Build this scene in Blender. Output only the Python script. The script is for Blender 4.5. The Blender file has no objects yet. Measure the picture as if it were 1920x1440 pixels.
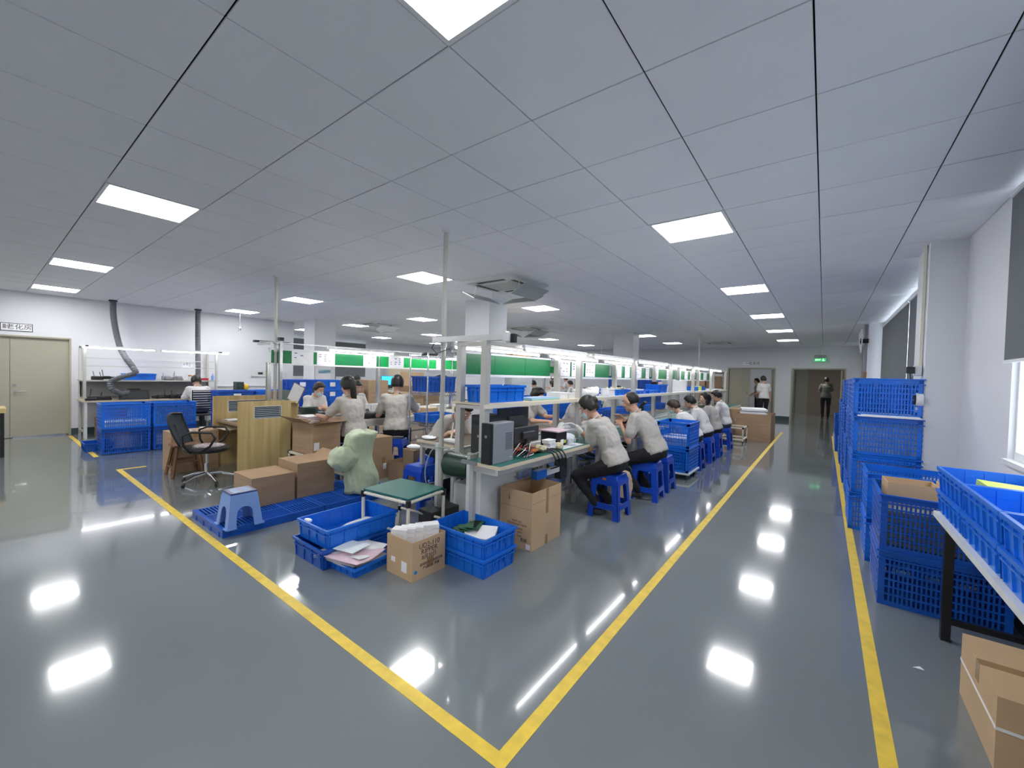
import bpy, bmesh, math, random
from mathutils import Vector, Matrix
random.seed(7)
PI = math.pi
SC = bpy.context.scene
COL = SC.collection
# ------------------------------------------------------------------ camera, light, exposure
F, YAW, PITCH, ROLL, HC = 766.54, -.6515, -.0226, .0267, 1.475
fw = Vector((math.sin(YAW)*math.cos(PITCH), math.cos(YAW)*math.cos(PITCH), math.sin(PITCH)))
rt = Vector((math.cos(YAW), -math.sin(YAW), 0)); up = rt.cross(fw)
rt2 = rt*math.cos(ROLL)+up*math.sin(ROLL); up2 = up*math.cos(ROLL)-rt*math.sin(ROLL)
cd = bpy.data.cameras.new('camera'); cam = bpy.data.objects.new('camera', cd); COL.objects.link(cam)
cd.sensor_width = 36; cd.lens = 36*F/1920; cd.clip_start = .05
M = Matrix((rt2, up2, -fw)).transposed().to_4x4(); M.translation = Vector((0, 0, HC)); cam.matrix_world = M
SC.camera = cam
w = bpy.data.worlds.new('world'); SC.world = w; w.use_nodes = True
w.node_tree.nodes['Background'].inputs[0].default_value = (.75, .85, 1, 1)
w.node_tree.nodes['Background'].inputs[1].default_value = .5
SC.view_settings.view_transform = 'Standard'; SC.view_settings.look = 'None'; SC.view_settings.gamma = 1
SC.view_settings.use_curve_mapping = False
SC.view_settings.exposure = 1.40
PANEL_E, TUBE_E = 11.0, 10.0
H = 2.82
# ------------------------------------------------------------------ materials
MATS = {}
def mat(name, rgb=(.5, .5, .5), rough=.5, metal=0, noise=None, bump=None, coat=0, trans=0, emit=0, alpha=1, stretch=None, ior=1.5, col2=None, wave=None):
    if name in MATS: return MATS[name]
    m = bpy.data.materials.new(name); MATS[name] = m; m.use_nodes = True
    nt = m.node_tree; b = nt.nodes['Principled BSDF']
    def s(k, v):
        if k in b.inputs: b.inputs[k].default_value = v
    c = (*rgb, 1)
    s('Base Color', c); s('Roughness', rough); s('Metallic', metal); s('Coat Weight', coat); s('Coat Roughness', .04)
    s('Transmission Weight', trans); s('IOR', ior); s('Alpha', alpha)
    if emit: s('Emission Color', c); s('Emission Strength', emit)
    tc = nt.nodes.new('ShaderNodeTexCoord'); mp = nt.nodes.new('ShaderNodeMapping'); nt.links.new(tc.outputs['Object'], mp.inputs[0])
    if stretch: mp.inputs['Scale'].default_value = stretch
    if noise:
        n = nt.nodes.new('ShaderNodeTexNoise'); n.inputs['Scale'].default_value = noise[0]; n.inputs['Detail'].default_value = 6
        nt.links.new(mp.outputs[0], n.inputs['Vector'])
        r = nt.nodes.new('ShaderNodeValToRGB'); k = noise[1]
        r.color_ramp.elements[0].position = .3; r.color_ramp.elements[1].position = .7
        a = col2 if col2 else tuple(max(0, x*(1-k)) for x in rgb)
        r.color_ramp.elements[0].color = (*a, 1); r.color_ramp.elements[1].color = (*(rgb if col2 else tuple(min(1, x*(1+k)) for x in rgb)), 1)
        nt.links.new(n.outputs['Fac'], r.inputs[0]); nt.links.new(r.outputs[0], b.inputs['Base Color'])
    if wave:
        n = nt.nodes.new('ShaderNodeTexWave'); n.inputs['Scale'].default_value = wave[0]; n.inputs['Distortion'].default_value = wave[1]
        n.bands_direction = wave[4] if len(wave) > 4 else 'X'
        n.inputs['Detail'].default_value = 3; nt.links.new(mp.outputs[0], n.inputs['Vector'])
        r = nt.nodes.new('ShaderNodeValToRGB')
        r.color_ramp.elements[0].color = (*rgb, 1); r.color_ramp.elements[1].color = (*wave[2], 1)
        nt.links.new(n.outputs['Fac'], r.inputs[0]); nt.links.new(r.outputs[0], b.inputs['Base Color'])
    if bump:
        n2 = nt.nodes.new('ShaderNodeTexNoise'); n2.inputs['Scale'].default_value = bump[0]; n2.inputs['Detail'].default_value = 3
        nt.links.new(mp.outputs[0], n2.inputs['Vector'])
        bp = nt.nodes.new('ShaderNodeBump'); bp.inputs['Strength'].default_value = bump[1]; bp.inputs['Distance'].default_value = bump[2] if len(bump) > 2 else .01
        nt.links.new(n2.outputs['Fac'], bp.inputs['Height']); nt.links.new(bp.outputs[0], b.inputs['Normal'])
    return m
wallm = mat('painted_wall', (.74, .75, .78), .55, noise=(1.2, .02))
floorm = mat('epoxy_floor', (.185, .21, .22), .11, noise=(.5, .08), bump=(1.6, .05, .02), coat=.55)
tilem = mat('ceiling_tile', (.84, .85, .89), .5, noise=(2, .02))
gapm = mat('ceiling_gap', (.02, .02, .025), .9)
yel = mat('yellow_floor_paint', (.84, .60, .07), .4, noise=(14, .12))
dgreen = mat('skirting_green', (.05, .085, .09), .4)
beige = mat('door_beige', (.42, .40, .31), .4, noise=(1.5, .04))
steel = mat('steel', (.6, .6, .6), .25, 1)
chrome = mat('chrome', (.75, .76, .78), .12, 1)
alu = mat('aluminium_profile', (.60, .59, .55), .38, .35)
ivory = mat('ivory_pipe', (.80, .76, .64), .35)
white = mat('white_plastic', (.82, .83, .84), .4)
white2 = mat('white_paint', (.72, .74, .73), .4, noise=(4, .05))
paper = mat('paper', (.88, .88, .90), .6, noise=(9, .03))
pinkp = mat('pink_paper', (.80, .60, .68), .6)
black = mat('black_plastic', (.012, .012, .014), .4)
dgrey = mat('dark_grey_plastic', (.035, .037, .04), .45)
grey = mat('grey_metal', (.30, .31, .32), .4, .3)
blue = mat('blue_plastic', (.008, .165, .74), .33, noise=(5, .12))
blue_s = mat('stool_blue', (.006, .065, .52), .3)
blue_d = mat('deep_blue_plastic', (.006, .095, .50), .35, noise=(5, .15))
lblue = mat('pale_blue_plastic', (.24, .40, .83), .35)
navy = mat('navy_plastic', (.02, .035, .16), .3, noise=(6, .3))
card = mat('cardboard', (.42, .28, .17), .8, noise=(3, .10), stretch=(1, 1, 8))
card2 = mat('cardboard_pale', (.58, .40, .24), .8, noise=(3, .08))
cardd = mat('cardboard_dark', (.30, .20, .125), .8, noise=(3, .12))
tapem = mat('brown_tape', (.36, .22, .10), .25)
green = mat('green_panel', (.003, .20, .06), .35, noise=(2, .1))
greenb = mat('green_panel_bright', (.0, .36, .08), .35)
matg = mat('antistatic_mat', (.02, .17, .14), .3, noise=(3, .12))
belt = mat('green_belt', (.015, .05, .03), .3)
woodp = mat('wood_laminate', (.72, .56, .28), .42, noise=(2.2, .1), col2=(.52, .37, .15), stretch=(4, 7, .35))
woodd = mat('brown_wood', (.20, .10, .045), .5, noise=(8, .3), stretch=(8, 1, 1))
cream = mat('cream_edge', (.72, .62, .46), .5)
blind = mat('roller_blind', (.15, .165, .18), .8, noise=(2, .05))
glow = mat('daylight_glass', (.85, .93, 1), .5, emit=1.0)
panel_l = mat('light_diffuser', (1, 1, 1), .5, emit=PANEL_E)
tube_l = mat('tube_lamp_light', (1, .98, 1), .5, emit=TUBE_E)
room_l = mat('room_lamp_light', (1, 1, 1), .5, emit=4)
skin = mat('skin', (.62, .36, .25), .5, noise=(6, .08))
shirt = mat('grey_beige_polo', (.50, .475, .44), .85, bump=(7, .55, .03))
shirtw = mat('white_polo', (.70, .69, .68), .85, bump=(7, .5, .03))
shirtd = mat('dark_grey_shirt', (.10, .105, .10), .85)
trous = mat('black_trousers', (.012, .012, .016), .85, bump=(8, .3, .02))
trousg = mat('slate_trousers', (.06, .07, .09), .85)
hair = mat('black_hair', (.008, .006, .006), .45, bump=(60, .5, .01), stretch=(1, 1, .2))
hairb = mat('dark_brown_hair', (.03, .015, .01), .45, bump=(60, .5, .01), stretch=(1, 1, .2))
maskm = mat('blue_face_mask', (.45, .62, .70), .8)
glovem = mat('white_glove', (.80, .79, .78), .8, bump=(120, .3, .004))
lipm = mat('lips', (.45, .18, .15), .5)
weave = mat('pale_green_woven_bag', (.58, .66, .46), .5, noise=(7, .12), bump=(5, .8, .05))
weave2 = mat('beige_woven_bag', (.68, .52, .38), .5, bump=(7, .8, .04))
pcb = mat('green_circuit_board', (.02, .12, .045), .4, noise=(60, .8))
red = mat('red_plastic', (.55, .02, .03), .35)
orange = mat('orange_board', (.55, .17, .03), .5)
yellowp = mat('yellow_paper', (.68, .80, .12), .5, noise=(4, .15))
acryl = mat('clear_acrylic', (.9, .95, 1), .03, trans=.95, ior=1.3)
ducting = mat('corrugated_duct', (.13, .135, .15), .5)
inkk = mat('dark_ink', (.03, .03, .04), .6)
inkb = mat('blue_ink', (.02, .08, .35), .6)
brownwall = mat('corridor_panel', (.26, .22, .19), .6, noise=(1, .08))
greywall = mat('corridor_wall', (.34, .36, .34), .6)
screenb = mat('lit_blue_screen', (.03, .38, .9), .4, emit=.8)
exitg = mat('exit_green', (.02, .35, .08), .4, emit=.5)
exitw = mat('exit_white', (.6, 1, .7), .4, emit=1)
# ------------------------------------------------------------------ mesh helpers
class MB:
    def __init__(s): s.v = []; s.f = []
    def add(s, vs, fs):
        o = len(s.v); s.v += [tuple(v) for v in vs]; s.f += [tuple(i+o for i in f) for f in fs]; return s
    def box(s, x0, x1, y0, y1, z0, z1, m=None):
        vs = [Vector((x, y, z)) for z in (z0, z1) for y in (y0, y1) for x in (x0, x1)]
        if m is not None: vs = [m @ v for v in vs]
        return s.add(vs, [(0, 2, 3, 1), (4, 5, 7, 6), (0, 1, 5, 4), (2, 6, 7, 3), (0, 4, 6, 2), (1, 3, 7, 5)])
    def cb(s, c, d, m=None):
        return s.box(c[0]-d[0]/2, c[0]+d[0]/2, c[1]-d[1]/2, c[1]+d[1]/2, c[2]-d[2]/2, c[2]+d[2]/2, m)
    def frust(s, a, b, z0, z1):      # a,b = (x0,x1,y0,y1) bottom and top rectangles
        vs = [(x, y, z0) for y in a[2:] for x in a[:2]]+[(x, y, z1) for y in b[2:] for x in b[:2]]
        return s.add(vs, [(0, 2, 3, 1), (4, 5, 7, 6), (0, 1, 5, 4), (2, 6, 7, 3), (0, 4, 6, 2), (1, 3, 7, 5)])
    def beam(s, p, q, wx, wy=None):
        p, q = Vector(p), Vector(q); d = (q-p); L = d.length; wy = wy or wx
        rot = d.to_track_quat('Z', 'Y' if abs(d.normalized().z) < .9 else 'X').to_matrix().to_4x4(); rot.translation = p
        return s.box(-wx/2, wx/2, -wy/2, wy/2, 0, L, rot)
    def tube(s, pts, r, n=8, cap=True):
        pts = [Vector(p) for p in pts]; rs = r if isinstance(r, (list, tuple)) else [r]*len(pts)
        vs = []; prev = None
        for i, p in enumerate(pts):
            d = (pts[min(i+1, len(pts)-1)]-pts[max(i-1, 0)]).normalized()
            if prev is None:
                a = d.orthogonal().normalized()
            else:
                a = (prev-d*prev.dot(d)).normalized()
            prev = a; b = d.cross(a)
            for k in range(n):
                t = 2*PI*k/n; vs.append(p+(a*math.cos(t)+b*math.sin(t))*rs[i])
        fs = [(i*n+k, i*n+(k+1) % n, (i+1)*n+(k+1) % n, (i+1)*n+k) for i in range(len(pts)-1) for k in range(n)]
        if cap: fs += [tuple(reversed(range(n))), tuple((len(pts)-1)*n+k for k in range(n))]
        return s.add(vs, fs)
    def cyl(s, c, r, h, n=16, r2=None, axis='z'):
        c = Vector(c); ax = {'x': Vector((1, 0, 0)), 'y': Vector((0, 1, 0)), 'z': Vector((0, 0, 1))}[axis]
        return s.tube([c, c+ax*h], [r, r if r2 is None else r2], n)
    def loft(s, rings):              # rings: (center, half_x vec, half_y vec)
        n = 16; vs = []
        for c, a, b in rings:
            c, a, b = Vector(c), Vector(a), Vector(b)
            vs += [c+a*math.cos(2*PI*k/n)+b*math.sin(2*PI*k/n) for k in range(n)]
        fs = [(i*n+k, i*n+(k+1) % n, (i+1)*n+(k+1) % n, (i+1)*n+k) for i in range(len(rings)-1) for k in range(n)]
        fs += [tuple(reversed(range(n))), tuple((len(rings)-1)*n+k for k in range(n))]
        return s.add(vs, fs)
    def ell(s, c, r, m=None, nu=14, nv=9, fn=None):
        c = Vector(c); vs = []
        for j in range(nv+1):
            ph = PI*j/nv
            for i in range(nu):
                t = 2*PI*i/nu; d = Vector((math.sin(ph)*math.cos(t), math.sin(ph)*math.sin(t), math.cos(ph)))
                k = fn(d) if fn else 1
                v = Vector((d.x*r[0], d.y*r[1], d.z*r[2]))*k
                vs.append(c+((m @ v) if m is not None else v))
        fs = [(j*nu+i, (j+1)*nu+i, (j+1)*nu+(i+1) % nu, j*nu+(i+1) % nu) for j in range(nv) for i in range(nu)]
        return s.add(vs, fs)
    def prism(s, poly, z0, z1, m=None):
        n = len(poly); vs = [Vector((x, y, z0)) for x, y in poly]+[Vector((x, y, z1)) for x, y in poly]
        if m is not None: vs = [m @ v for v in vs]
        return s.add(vs, [tuple(reversed(range(n))), tuple(range(n, 2*n))]+[(i, (i+1) % n, n+(i+1) % n, n+i) for i in range(n)])
    def mesh(s, name):
        me = bpy.data.meshes.new(name); me.from_pydata(s.v, [], s.f); me.update(); return me
    def build(s, name, m, parent=None, loc=None, rz=0, smooth=False, bevel=0, fix=False):
        me = s.mesh(name)
        if fix or bevel or smooth:
            bm = bmesh.new(); bm.from_mesh(me)
            if smooth: bmesh.ops.remove_doubles(bm, verts=bm.verts, dist=1e-5)
            bmesh.ops.recalc_face_normals(bm, faces=bm.faces)
            if bevel: bmesh.ops.bevel(bm, geom=list(bm.edges), offset=bevel, segments=1, affect='EDGES', clamp_overlap=True)
            bm.to_mesh(me); bm.free()
        if smooth:
            for p in me.polygons: p.use_smooth = True
        me.materials.append(m)
        o = bpy.data.objects.new(name, me); COL.objects.link(o)
        if parent: o.parent = parent
        if loc is not None: o.location = loc
        o.rotation_euler = (0, 0, rz)
        return o
def B(*a): return MB().box(*a)
def tag(o, label=None, cat=None, group=None, kind=None):
    if label: o['label'] = label
    if cat: o['category'] = cat
    if group: o['group'] = group
    if kind: o['kind'] = kind
    return o
def thing(name, label, cat, loc=(0, 0, 0), rz=0, group=None):
    o = bpy.data.objects.new(name, None); COL.objects.link(o); o.location = loc; o.rotation_euler = (0, 0, rz); o.empty_display_size = .1
    return tag(o, label, cat, group)
def copy_tree(o, parent=None):
    c = o.copy(); COL.objects.link(c); c.parent = parent
    for ch in [x for x in CH.get(o.name, [])]: copy_tree(ch, c)
    return c
CH = {}
def freeze(o):
    CH[o.name] = list(o.children)
    for c in o.children: freeze(c)
    return o
def dup(proto, label, loc, rz=0, group=None):
    c = copy_tree(proto); c.location = loc; c.rotation_euler = (0, 0, rz); c['label'] = label
    if group: c['group'] = group
    return c
def struct(o): o['kind'] = 'structure'; return o
def text(body, m, parent, loc, size, rot=(PI/2, 0, 0), name='lettering', ext=.0006):
    cu = bpy.data.curves.new(name, 'FONT'); cu.body = body; cu.size = size; cu.extrude = ext; cu.align_x = 'CENTER'; cu.align_y = 'CENTER'; cu.resolution_u = 2
    t = bpy.data.objects.new(name, cu); COL.objects.link(t)
    dg = bpy.context.evaluated_depsgraph_get(); dg.update()
    me = bpy.data.meshes.new_from_object(t.evaluated_get(dg)); bpy.data.objects.remove(t)
    me.materials.clear(); me.materials.append(m)
    o = bpy.data.objects.new(name, me); COL.objects.link(o); o.parent = parent; o.location = loc; o.rotation_euler = rot
    return o
FACE_E = (PI/2, 0, PI/2)    # text readable from +X side
FACE_S = (PI/2, 0, 0)       # readable from -Y side
ORD = ['first', 'second', 'third', 'fourth', 'fifth', 'sixth', 'seventh', 'eighth', 'ninth', 'tenth', 'eleventh', 'twelfth', 'thirteenth', 'fourteenth', 'fifteenth']

# ================================================================== SETTING
YF, XR, XL, XL2, YS, YB = 18.8, 1.0, -12.3, -16.4, 5.6, -6.6
struct(B(XL2, XR+.4, YB, YF+6.5, -.1, 0).build('floor', floorm))
n = 0
def trim(mb, m):
    global n
    n += 1; return struct(mb.build('trim_%d' % n, m))
LT = .0015
trim(B(-7.83, -.90, 1.18, 1.24, 0, LT), yel)
trim(B(-.96, -.90, 1.24, 14.3, 0, LT), yel)
trim(B(-7.83, -7.77, 1.24, 1.5, 0, LT), yel)
trim(B(-12.1, -9.1, 1.12, 1.18, 0, LT), yel)
trim(B(.22, .28, YB, 14.5, 0, LT), yel)
# ceiling
ceil = struct(B(XL2-.2, XR+.4, YB, YF+.2, H+.035, H+.1).build('ceiling', gapm))
x0g, y0g = -.0764, 2.383
LC = [(-1.5, -7.5), (-7.5, -7.5), (-13.5, -7.5), (-18.5, -7.5), (-1.5, -12.5), (-7.5, -12.5), (-13.5, -12.5), (-18.5, -12.5), (-1.5, -2.5), (-7.5, -2.5), (-13.5, -2.5), (-18.5, -2.5)]  # rows behind the camera: unseen panels added to brighten the left ceiling
LC += [(c, r) for r in (2.5, 7.5, 12.5, 17.5, 22.5) for c in (-1.5, -7.5, -13.5, -18.5)]+[(-23.5, r) for r in (7.5, 12.5, 17.5, 22.5)]
LC.remove((-7.5, 12.5))
OFFL = (-7.5, 12.5)
lit = {(math.floor(a), math.floor(b)) for a, b in LC+[OFFL]}
def tilebox(mb, x0, x1, y0, y1, dz=0):
    g = .003
    a = (x0+g, x1-g, y0+g, y1-g); c = (x0+g+.0012, x1-g-.0012, y0+g+.0012, y1-g-.0012)
    mb.frust(c, a, H+dz, H+.006+dz)
    return mb
cells = []
for i in range(-28, 2):
    for j in range(-16, 28):
        xa, xb = x0g+i*.6, x0g+(i+1)*.6; ya, yb = y0g+j*.6, y0g+(j+1)*.6
        xb2, xa2, ya2, yb2 = min(xb, XR), max(xa, XL2), max(ya, YB), min(yb, YF)
        if xb2-xa2 < .03 or yb2-ya2 < .03 or (i, j) in lit: continue
        if xb2 < XL+.05 and yb2 < YS: continue
        cx, cy = (xa2+xb2)/2, (ya2+yb2)/2
        v = Vector((cx, cy, H-HC)); dep = v.dot(fw)
        inv = dep > .2 and abs(v.dot(rt2)/dep*F) < 1060 and v.dot(up2)/dep*F < 800
        cells.append((v.length if inv else 1e3+v.length, xa2, xb2, ya2, yb2))
cells.sort(); protoT = None; rest = MB(); cnt = 0
for d, xa, xb, ya, yb in cells:
    full = abs(xb-xa-.6) < 1e-4 and abs(yb-ya-.6) < 1e-4
    if cnt < 300 and d < 1e3:
        cnt += 1
        if full and protoT:
            o = protoT.copy(); COL.objects.link(o)
        else:
            o = tilebox(MB(), -(xb-xa)/2, (xb-xa)/2, -(yb-ya)/2, (yb-ya)/2, -H).build('ceiling_tile', tilem, ceil)
            if full: protoT = o
        o.parent = ceil; o.location = ((xa+xb)/2, (ya+yb)/2, H+random.uniform(-.0008, .0008))
        o.rotation_euler = (random.uniform(-1, 1)*.0012, random.uniform(-1, 1)*.0012, 0)
    else: tilebox(rest, xa, xb, ya, yb)
tag(rest.build('distant_ceiling_tiles', tilem, ceil), kind='stuff')
# light panels
def panel(m, lab):
    t = thing('ceiling_light', lab, 'ceiling light')
    f = MB(); a, b = .297, .275
    for x0, x1, y0, y1 in ((-a, a, -a, -b), (-a, a, b, a), (-a, -b, -b, b), (b, a, -b, b)): f.box(x0, x1, y0, y1, -.004, .02)
    f.build('frame', white, t); B(-b, b, -b, b, 0, .015).build('diffuser', m, t); return freeze(t)
pl = panel(panel_l, 'x')
rows = {-12.5: 'added out of view farthest behind the camera', -7.5: 'added out of view behind the camera', -2.5: 'in the nearest row', 2.5: 'in the second row', 7.5: 'in the third row', 12.5: 'in the fourth row', 17.5: 'in the fifth row', 22.5: 'in the farthest row'}
cols = {-1.5: 'over the right aisle', -7.5: 'over the right assembly line', -13.5: 'over the left assembly line', -18.5: 'between left line and left wall', -23.5: 'beside the far left blinds'}
for k, (c, r) in enumerate(LC):
    lab = 'lit square panel %s, %s' % (rows[r], cols[c]); loc = (x0g+c*.6, y0g+r*.6, H)
    if k == 0: pl.location = loc; pl['label'] = lab; pl['group'] = 'lit square ceiling panels'
    else: dup(pl, lab, loc, 0, 'lit square ceiling panels')
po = panel(white, 'unlit square ceiling panel before the far column'); po.location = (x0g+OFFL[0]*.6, y0g+OFFL[1]*.6, H)
# walls
T = .15
def wallm_(name, mb): return struct(mb.build(name, wallm))
DZ = 1.96
wl = MB(); wl.box(XL-T, XL, YB, -1.17, 0, H+.1); wl.box(XL-T, XL, -1.17, 1.17, DZ, H+.1); wl.box(XL-T, XL, 1.17, YS, 0, H+.1)
wallm_('wall_left', wl)
wallm_('wall_left_return', B(XL2, XL-T, YS-T, YS, 0, H+.1))
wallm_('wall_back', B(XL2, XR+.4, YB-T, YB, 0, H+.1))
wl = MB(); W1, W2 = (6.9, 7.95), (8.7, 10.6)
wl.box(XL2-T, XL2, YS, YF, 0, 1.18); wl.box(XL2-T, XL2, YS, YF, 2.74, H+.1)
for a, b in ((YS, W1[0]), (W1[1], W2[0]), (W2[1], YF)): wl.box(XL2-T, XL2, a, b, 1.18, 2.74)
wallm_('wall_far_left', wl)
wf = MB(); D2, D3 = (-3.12, -1.55), (-.95, .57)
for a, b in ((XL2, D2[0]), (D2[1], D3[0]), (D3[1], XR+T)): wf.box(a, b, YF, YF+T, 0, H+.1)
for a, b in (D2, D3): wf.box(a, b, YF, YF+T, DZ, H+.1)
wallm_('wall_far', wf)
wr = MB(); R1, R2, R3 = (2.2, 4.22), (6.2, 11.8), (12.6, 17.5)
wr.box(XR, XR+T, YB, YF, 0, 1.0); wr.box(XR, XR+T, YB, YF, 2.79, H+.1)
for a, b in ((YB, R1[0]), (R1[1], R2[0]), (R2[1], R3[0]), (R3[1], YF)): wr.box(XR, XR+T, a, b, 1.0, 2.79)
wr.box(XR-.25, XR, 5.42, 6.02, 0, H+.1); wr.box(XR-.25, XR, 11.95, 12.55, 0, H+.1)
wallm_('wall_right', wr)
# windows with daylight behind roller blinds
wn = 0
def window(x, ya, yb, za, zb, side, blinds):
    global wn
    wn += 1; s = -1 if side > 0 else 1         # s: direction into the room
    o = struct(B(x+.10*-s-.005, x+.10*-s+.005, ya, yb, za, zb).build('window_%d' % wn, glow))
    f = MB(); a = sorted((x-.10*s+.02*s, x-.03*s))
    f.box(*a, ya, yb, za, za+.05); f.box(*a, ya, yb, zb-.05, zb)
    k = max(2, int((yb-ya)/1.0))
    for i in range(k+1):
        y = ya+(yb-ya)*i/k; f.box(*a, max(ya, y-.025), min(yb, y+.025), za+.05, zb-.05)
    f.build('window_frame', white, o)
    a = sorted((x, x+.03*s)); B(*a, ya, yb, za-.03, za).build('window_sill', white, o)
    for (y0, y1, z0, z1, lab) in blinds:
        t = thing('roller_blind', lab, 'blind', (x+.04*s, 0, 0))
        B(-.002, .002, y0, y1, z0, z1).build('fabric', blind, t)
        MB().cyl((0, y0, z1), .018, y1-y0, 8, axis='y').build('roller', white, t)
        B(-.008, .008, y0, y1, z0-.02, z0).build('bottom_bar', white, t)
window(XR, *R1, 1.0, 2.79, 1, [(2.25, 4.2, 1.66, 2.76, 'grey roller blind half lowered at the right edge nearest the camera')])
window(XR, *R2, 1.0, 2.79, 1, [(6.25, 8.28, 1.02, 2.71, 'long grey roller blind just behind the nearest white pillar'), (8.34, 11.75, 1.02, 2.71, 'long grey roller blind beside the duct pillar on the right')])
window(XR, *R3, 1.0, 2.79, 1, [(12.65, 17.4, 1.02, 2.74, 'dark grey blind behind the wall fan near the far corner')])
window(XL2, *W1, 1.18, 2.74, -1, [(6.95, 7.93, 1.2, 2.68, 'narrow grey blind left of the near-left column')])
window(XL2, *W2, 1.18, 2.74, -1, [(8.75, 10.58, 1.2, 2.68, 'wide grey blind right of the near-left column')])
# skirting
def base(name, *b): struct(B(*b).build(name, dgreen))
base('baseboard_left', XL, XL+.008, 1.18, YS, 0, .13)
base('baseboard_left_near', XL, XL+.008, YB, -1.2, 0, .13)
base('baseboard_far', D2[1]+.06, D3[0]-.06, YF-.008, YF, 0, .16)
base('baseboard_far_left', XL2, D2[0]-.06, YF-.008, YF, 0, .16)
base('baseboard_far_right', D3[1]+.06, XR, YF-.008, YF, 0, .16)
base('baseboard_right', XR-.008, XR, YB, 5.42, 0, .13)
# doors
def handle(p, x, y, z, s=1):
    MB().cyl((x, y, z), .02, .05*s, 12, axis='x').build('handle_rose', steel, p)
    MB().tube([(x+.045*s, y, z), (x+.05*s, y+.05, z), (x+.045*s, y+.13, z)], .009, 8).build('handle_lever', steel, p)
    MB().cyl((x, y-.02, z+.12), .025, .02*s, 12, axis='x').build('lock_cylinder', steel, p)
struct(B(XL-.16, XL-.12, -1.19, 1.19, 0, DZ+.05).build('door_light_block', greywall))  # unseen board added to block outside light at the door gaps
d1 = struct(B(XL-.09, XL-.05, -1.15, .385, .01, DZ-.01).build('door_1', beige))
d2 = struct(B(XL-.09, XL-.05, .39, 1.155, .01, DZ-.01).build('door_2', beige)); handle(d2, XL-.05, .46, .9)
f = MB(); f.box(XL-.12, XL+.01, 1.155, 1.185, 0, DZ+.02); f.box(XL-.12, XL+.01, -1.19, -1.155, 0, DZ+.02); f.box(XL-.12, XL+.01, -1.155, 1.155, DZ-.01, DZ+.02)
struct(f.build('door_frame_left', beige))
B(XL-.05, XL-.03, .42, 1.12, .0, .03).build('threshold', steel, d2)
t = thing('door_sign', 'white aging room sign with dark characters above the left beige door', 'sign', (XL+.004, .47, 2.13))
B(0, .008, -.2, .2, -.075, .075).build('sign_plate', paper, t)
f = MB(); f.box(.008, .010, -.2, .2, .065, .075); f.box(.008, .010, -.2, .2, -.075, -.065); f.box(.008, .010, -.2, -.19, -.065, .065); f.box(.008, .010, .19, .2, -.065, .065)
f.build('sign_border', inkk, t); text('老化房', inkk, t, (.0095, .03, 0), .11, FACE_E)
B(.008, .0095, -.17, -.13, -.03, .05).build('logo', grey, t)
def frame(a, b, nm):
    f = MB(); f.box(a-.05, a, YF-.02, YF+T+.01, 0, DZ+.05); f.box(b, b+.05, YF-.02, YF+T+.01, 0, DZ+.05); f.box(a, b, YF-.02, YF+T+.01, DZ, DZ+.05)
    struct(f.build(nm, beige))
frame(*D2, 'door_frame_room'); frame(*D3, 'door_frame_corridor')
d3 = struct(B(D2[0]+.01, -2.37, YF+.03, YF+.07, .01, DZ-.01).build('door_3', beige))
MB().cyl((-2.45, YF+.03, 1.0), .025, -.05, 10, axis='y').build('door_handle', steel, d3)
d4 = struct(B(-1.66, -1.62, YF+.16, YF+.82, .01, DZ-.01).build('door_4', beige))
d5 = struct(B(.50, .54, YF+.16, YF+.9, .01, DZ-.01).build('door_5', beige))
t = thing('door_sign', 'small white sign with dark characters above the far open door', 'sign', (-2.32, YF-.012, 2.17))
B(-.3, .3, 0, .01, -.06, .06).build('sign_plate', paper, t); text('一包装房', inkk, t, (.03, -.001, 0), .13)
# room behind and corridor behind
struct(B(-4.6, -4.5, YF+T, YF+4, 0, 2.6).build('wall_storeroom_left', wallm)); struct(B(-1.3, -1.2, YF+T, YF+4, 0, 2.6).build('wall_storeroom_right', wallm))
struct(B(-4.6, -1.2, YF+4, YF+4.1, 0, 2.6).build('wall_storeroom_end', wallm)); struct(B(-4.6, -1.2, YF+T, YF+4, 2.6, 2.7).build('ceiling_storeroom', wallm))
struct(B(-1.2, -1.1, YF+T, YF+5.6, 0, 2.6).build('wall_corridor_left', greywall)); struct(B(1.3, 1.4, YF+T, YF+5.6, 0, 2.6).build('wall_corridor_right', greywall))
struct(B(-1.2, 1.4, YF+5.6, YF+5.7, 0, 2.6).build('wall_corridor_end', greywall)); struct(B(-1.2, 1.4, YF+T, YF+5.7, 2.5, 2.6).build('ceiling_corridor', greywall))
struct(B(-.62, 1.1, YF+5.5, YF+5.6, 0, 2.1).build('door_6', brownwall))
t = thing('ceiling_lamp', 'lit ceiling lamp inside the far white room', 'ceiling light', (-2.4, YF+2, 2.59)); B(-.3, .3, -.3, .3, -.02, 0).build('diffuser', room_l, t)
t = thing('ceiling_lamp', 'added fill lamp on the corridor ceiling', 'ceiling light', (-.5, YF+2.2, 2.49)); B(-.3, .3, -.15, .15, -.02, 0).build('diffuser', mat('added_fill_lamp', (1, .95, .9), .5, emit=22), t)  # fill lamp added to brighten the dark corridor
# exit sign hanging
t = thing('exit_sign', 'green illuminated exit sign hanging before the corridor door', 'sign', (-.14, YF-.25, 2.25))
B(-.17, .17, 0, .03, 0, .12).build('sign_box', exitg, t); B(-.17, .17, .005, .025, .12, .24).build('mount_plate', grey, t)
text('EXIT', exitw, t, (-.06, -.001, .06), .08); MB().box(.06, .13, -.002, 0, .03, .05).box(.08, .10, -.002, 0, .05, .1).build('running_figure', exitw, t)
MB().tube([(0, .015, .24), (0, .015, H-2.25)], .004, 6).build('hanger', steel, t)
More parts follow.
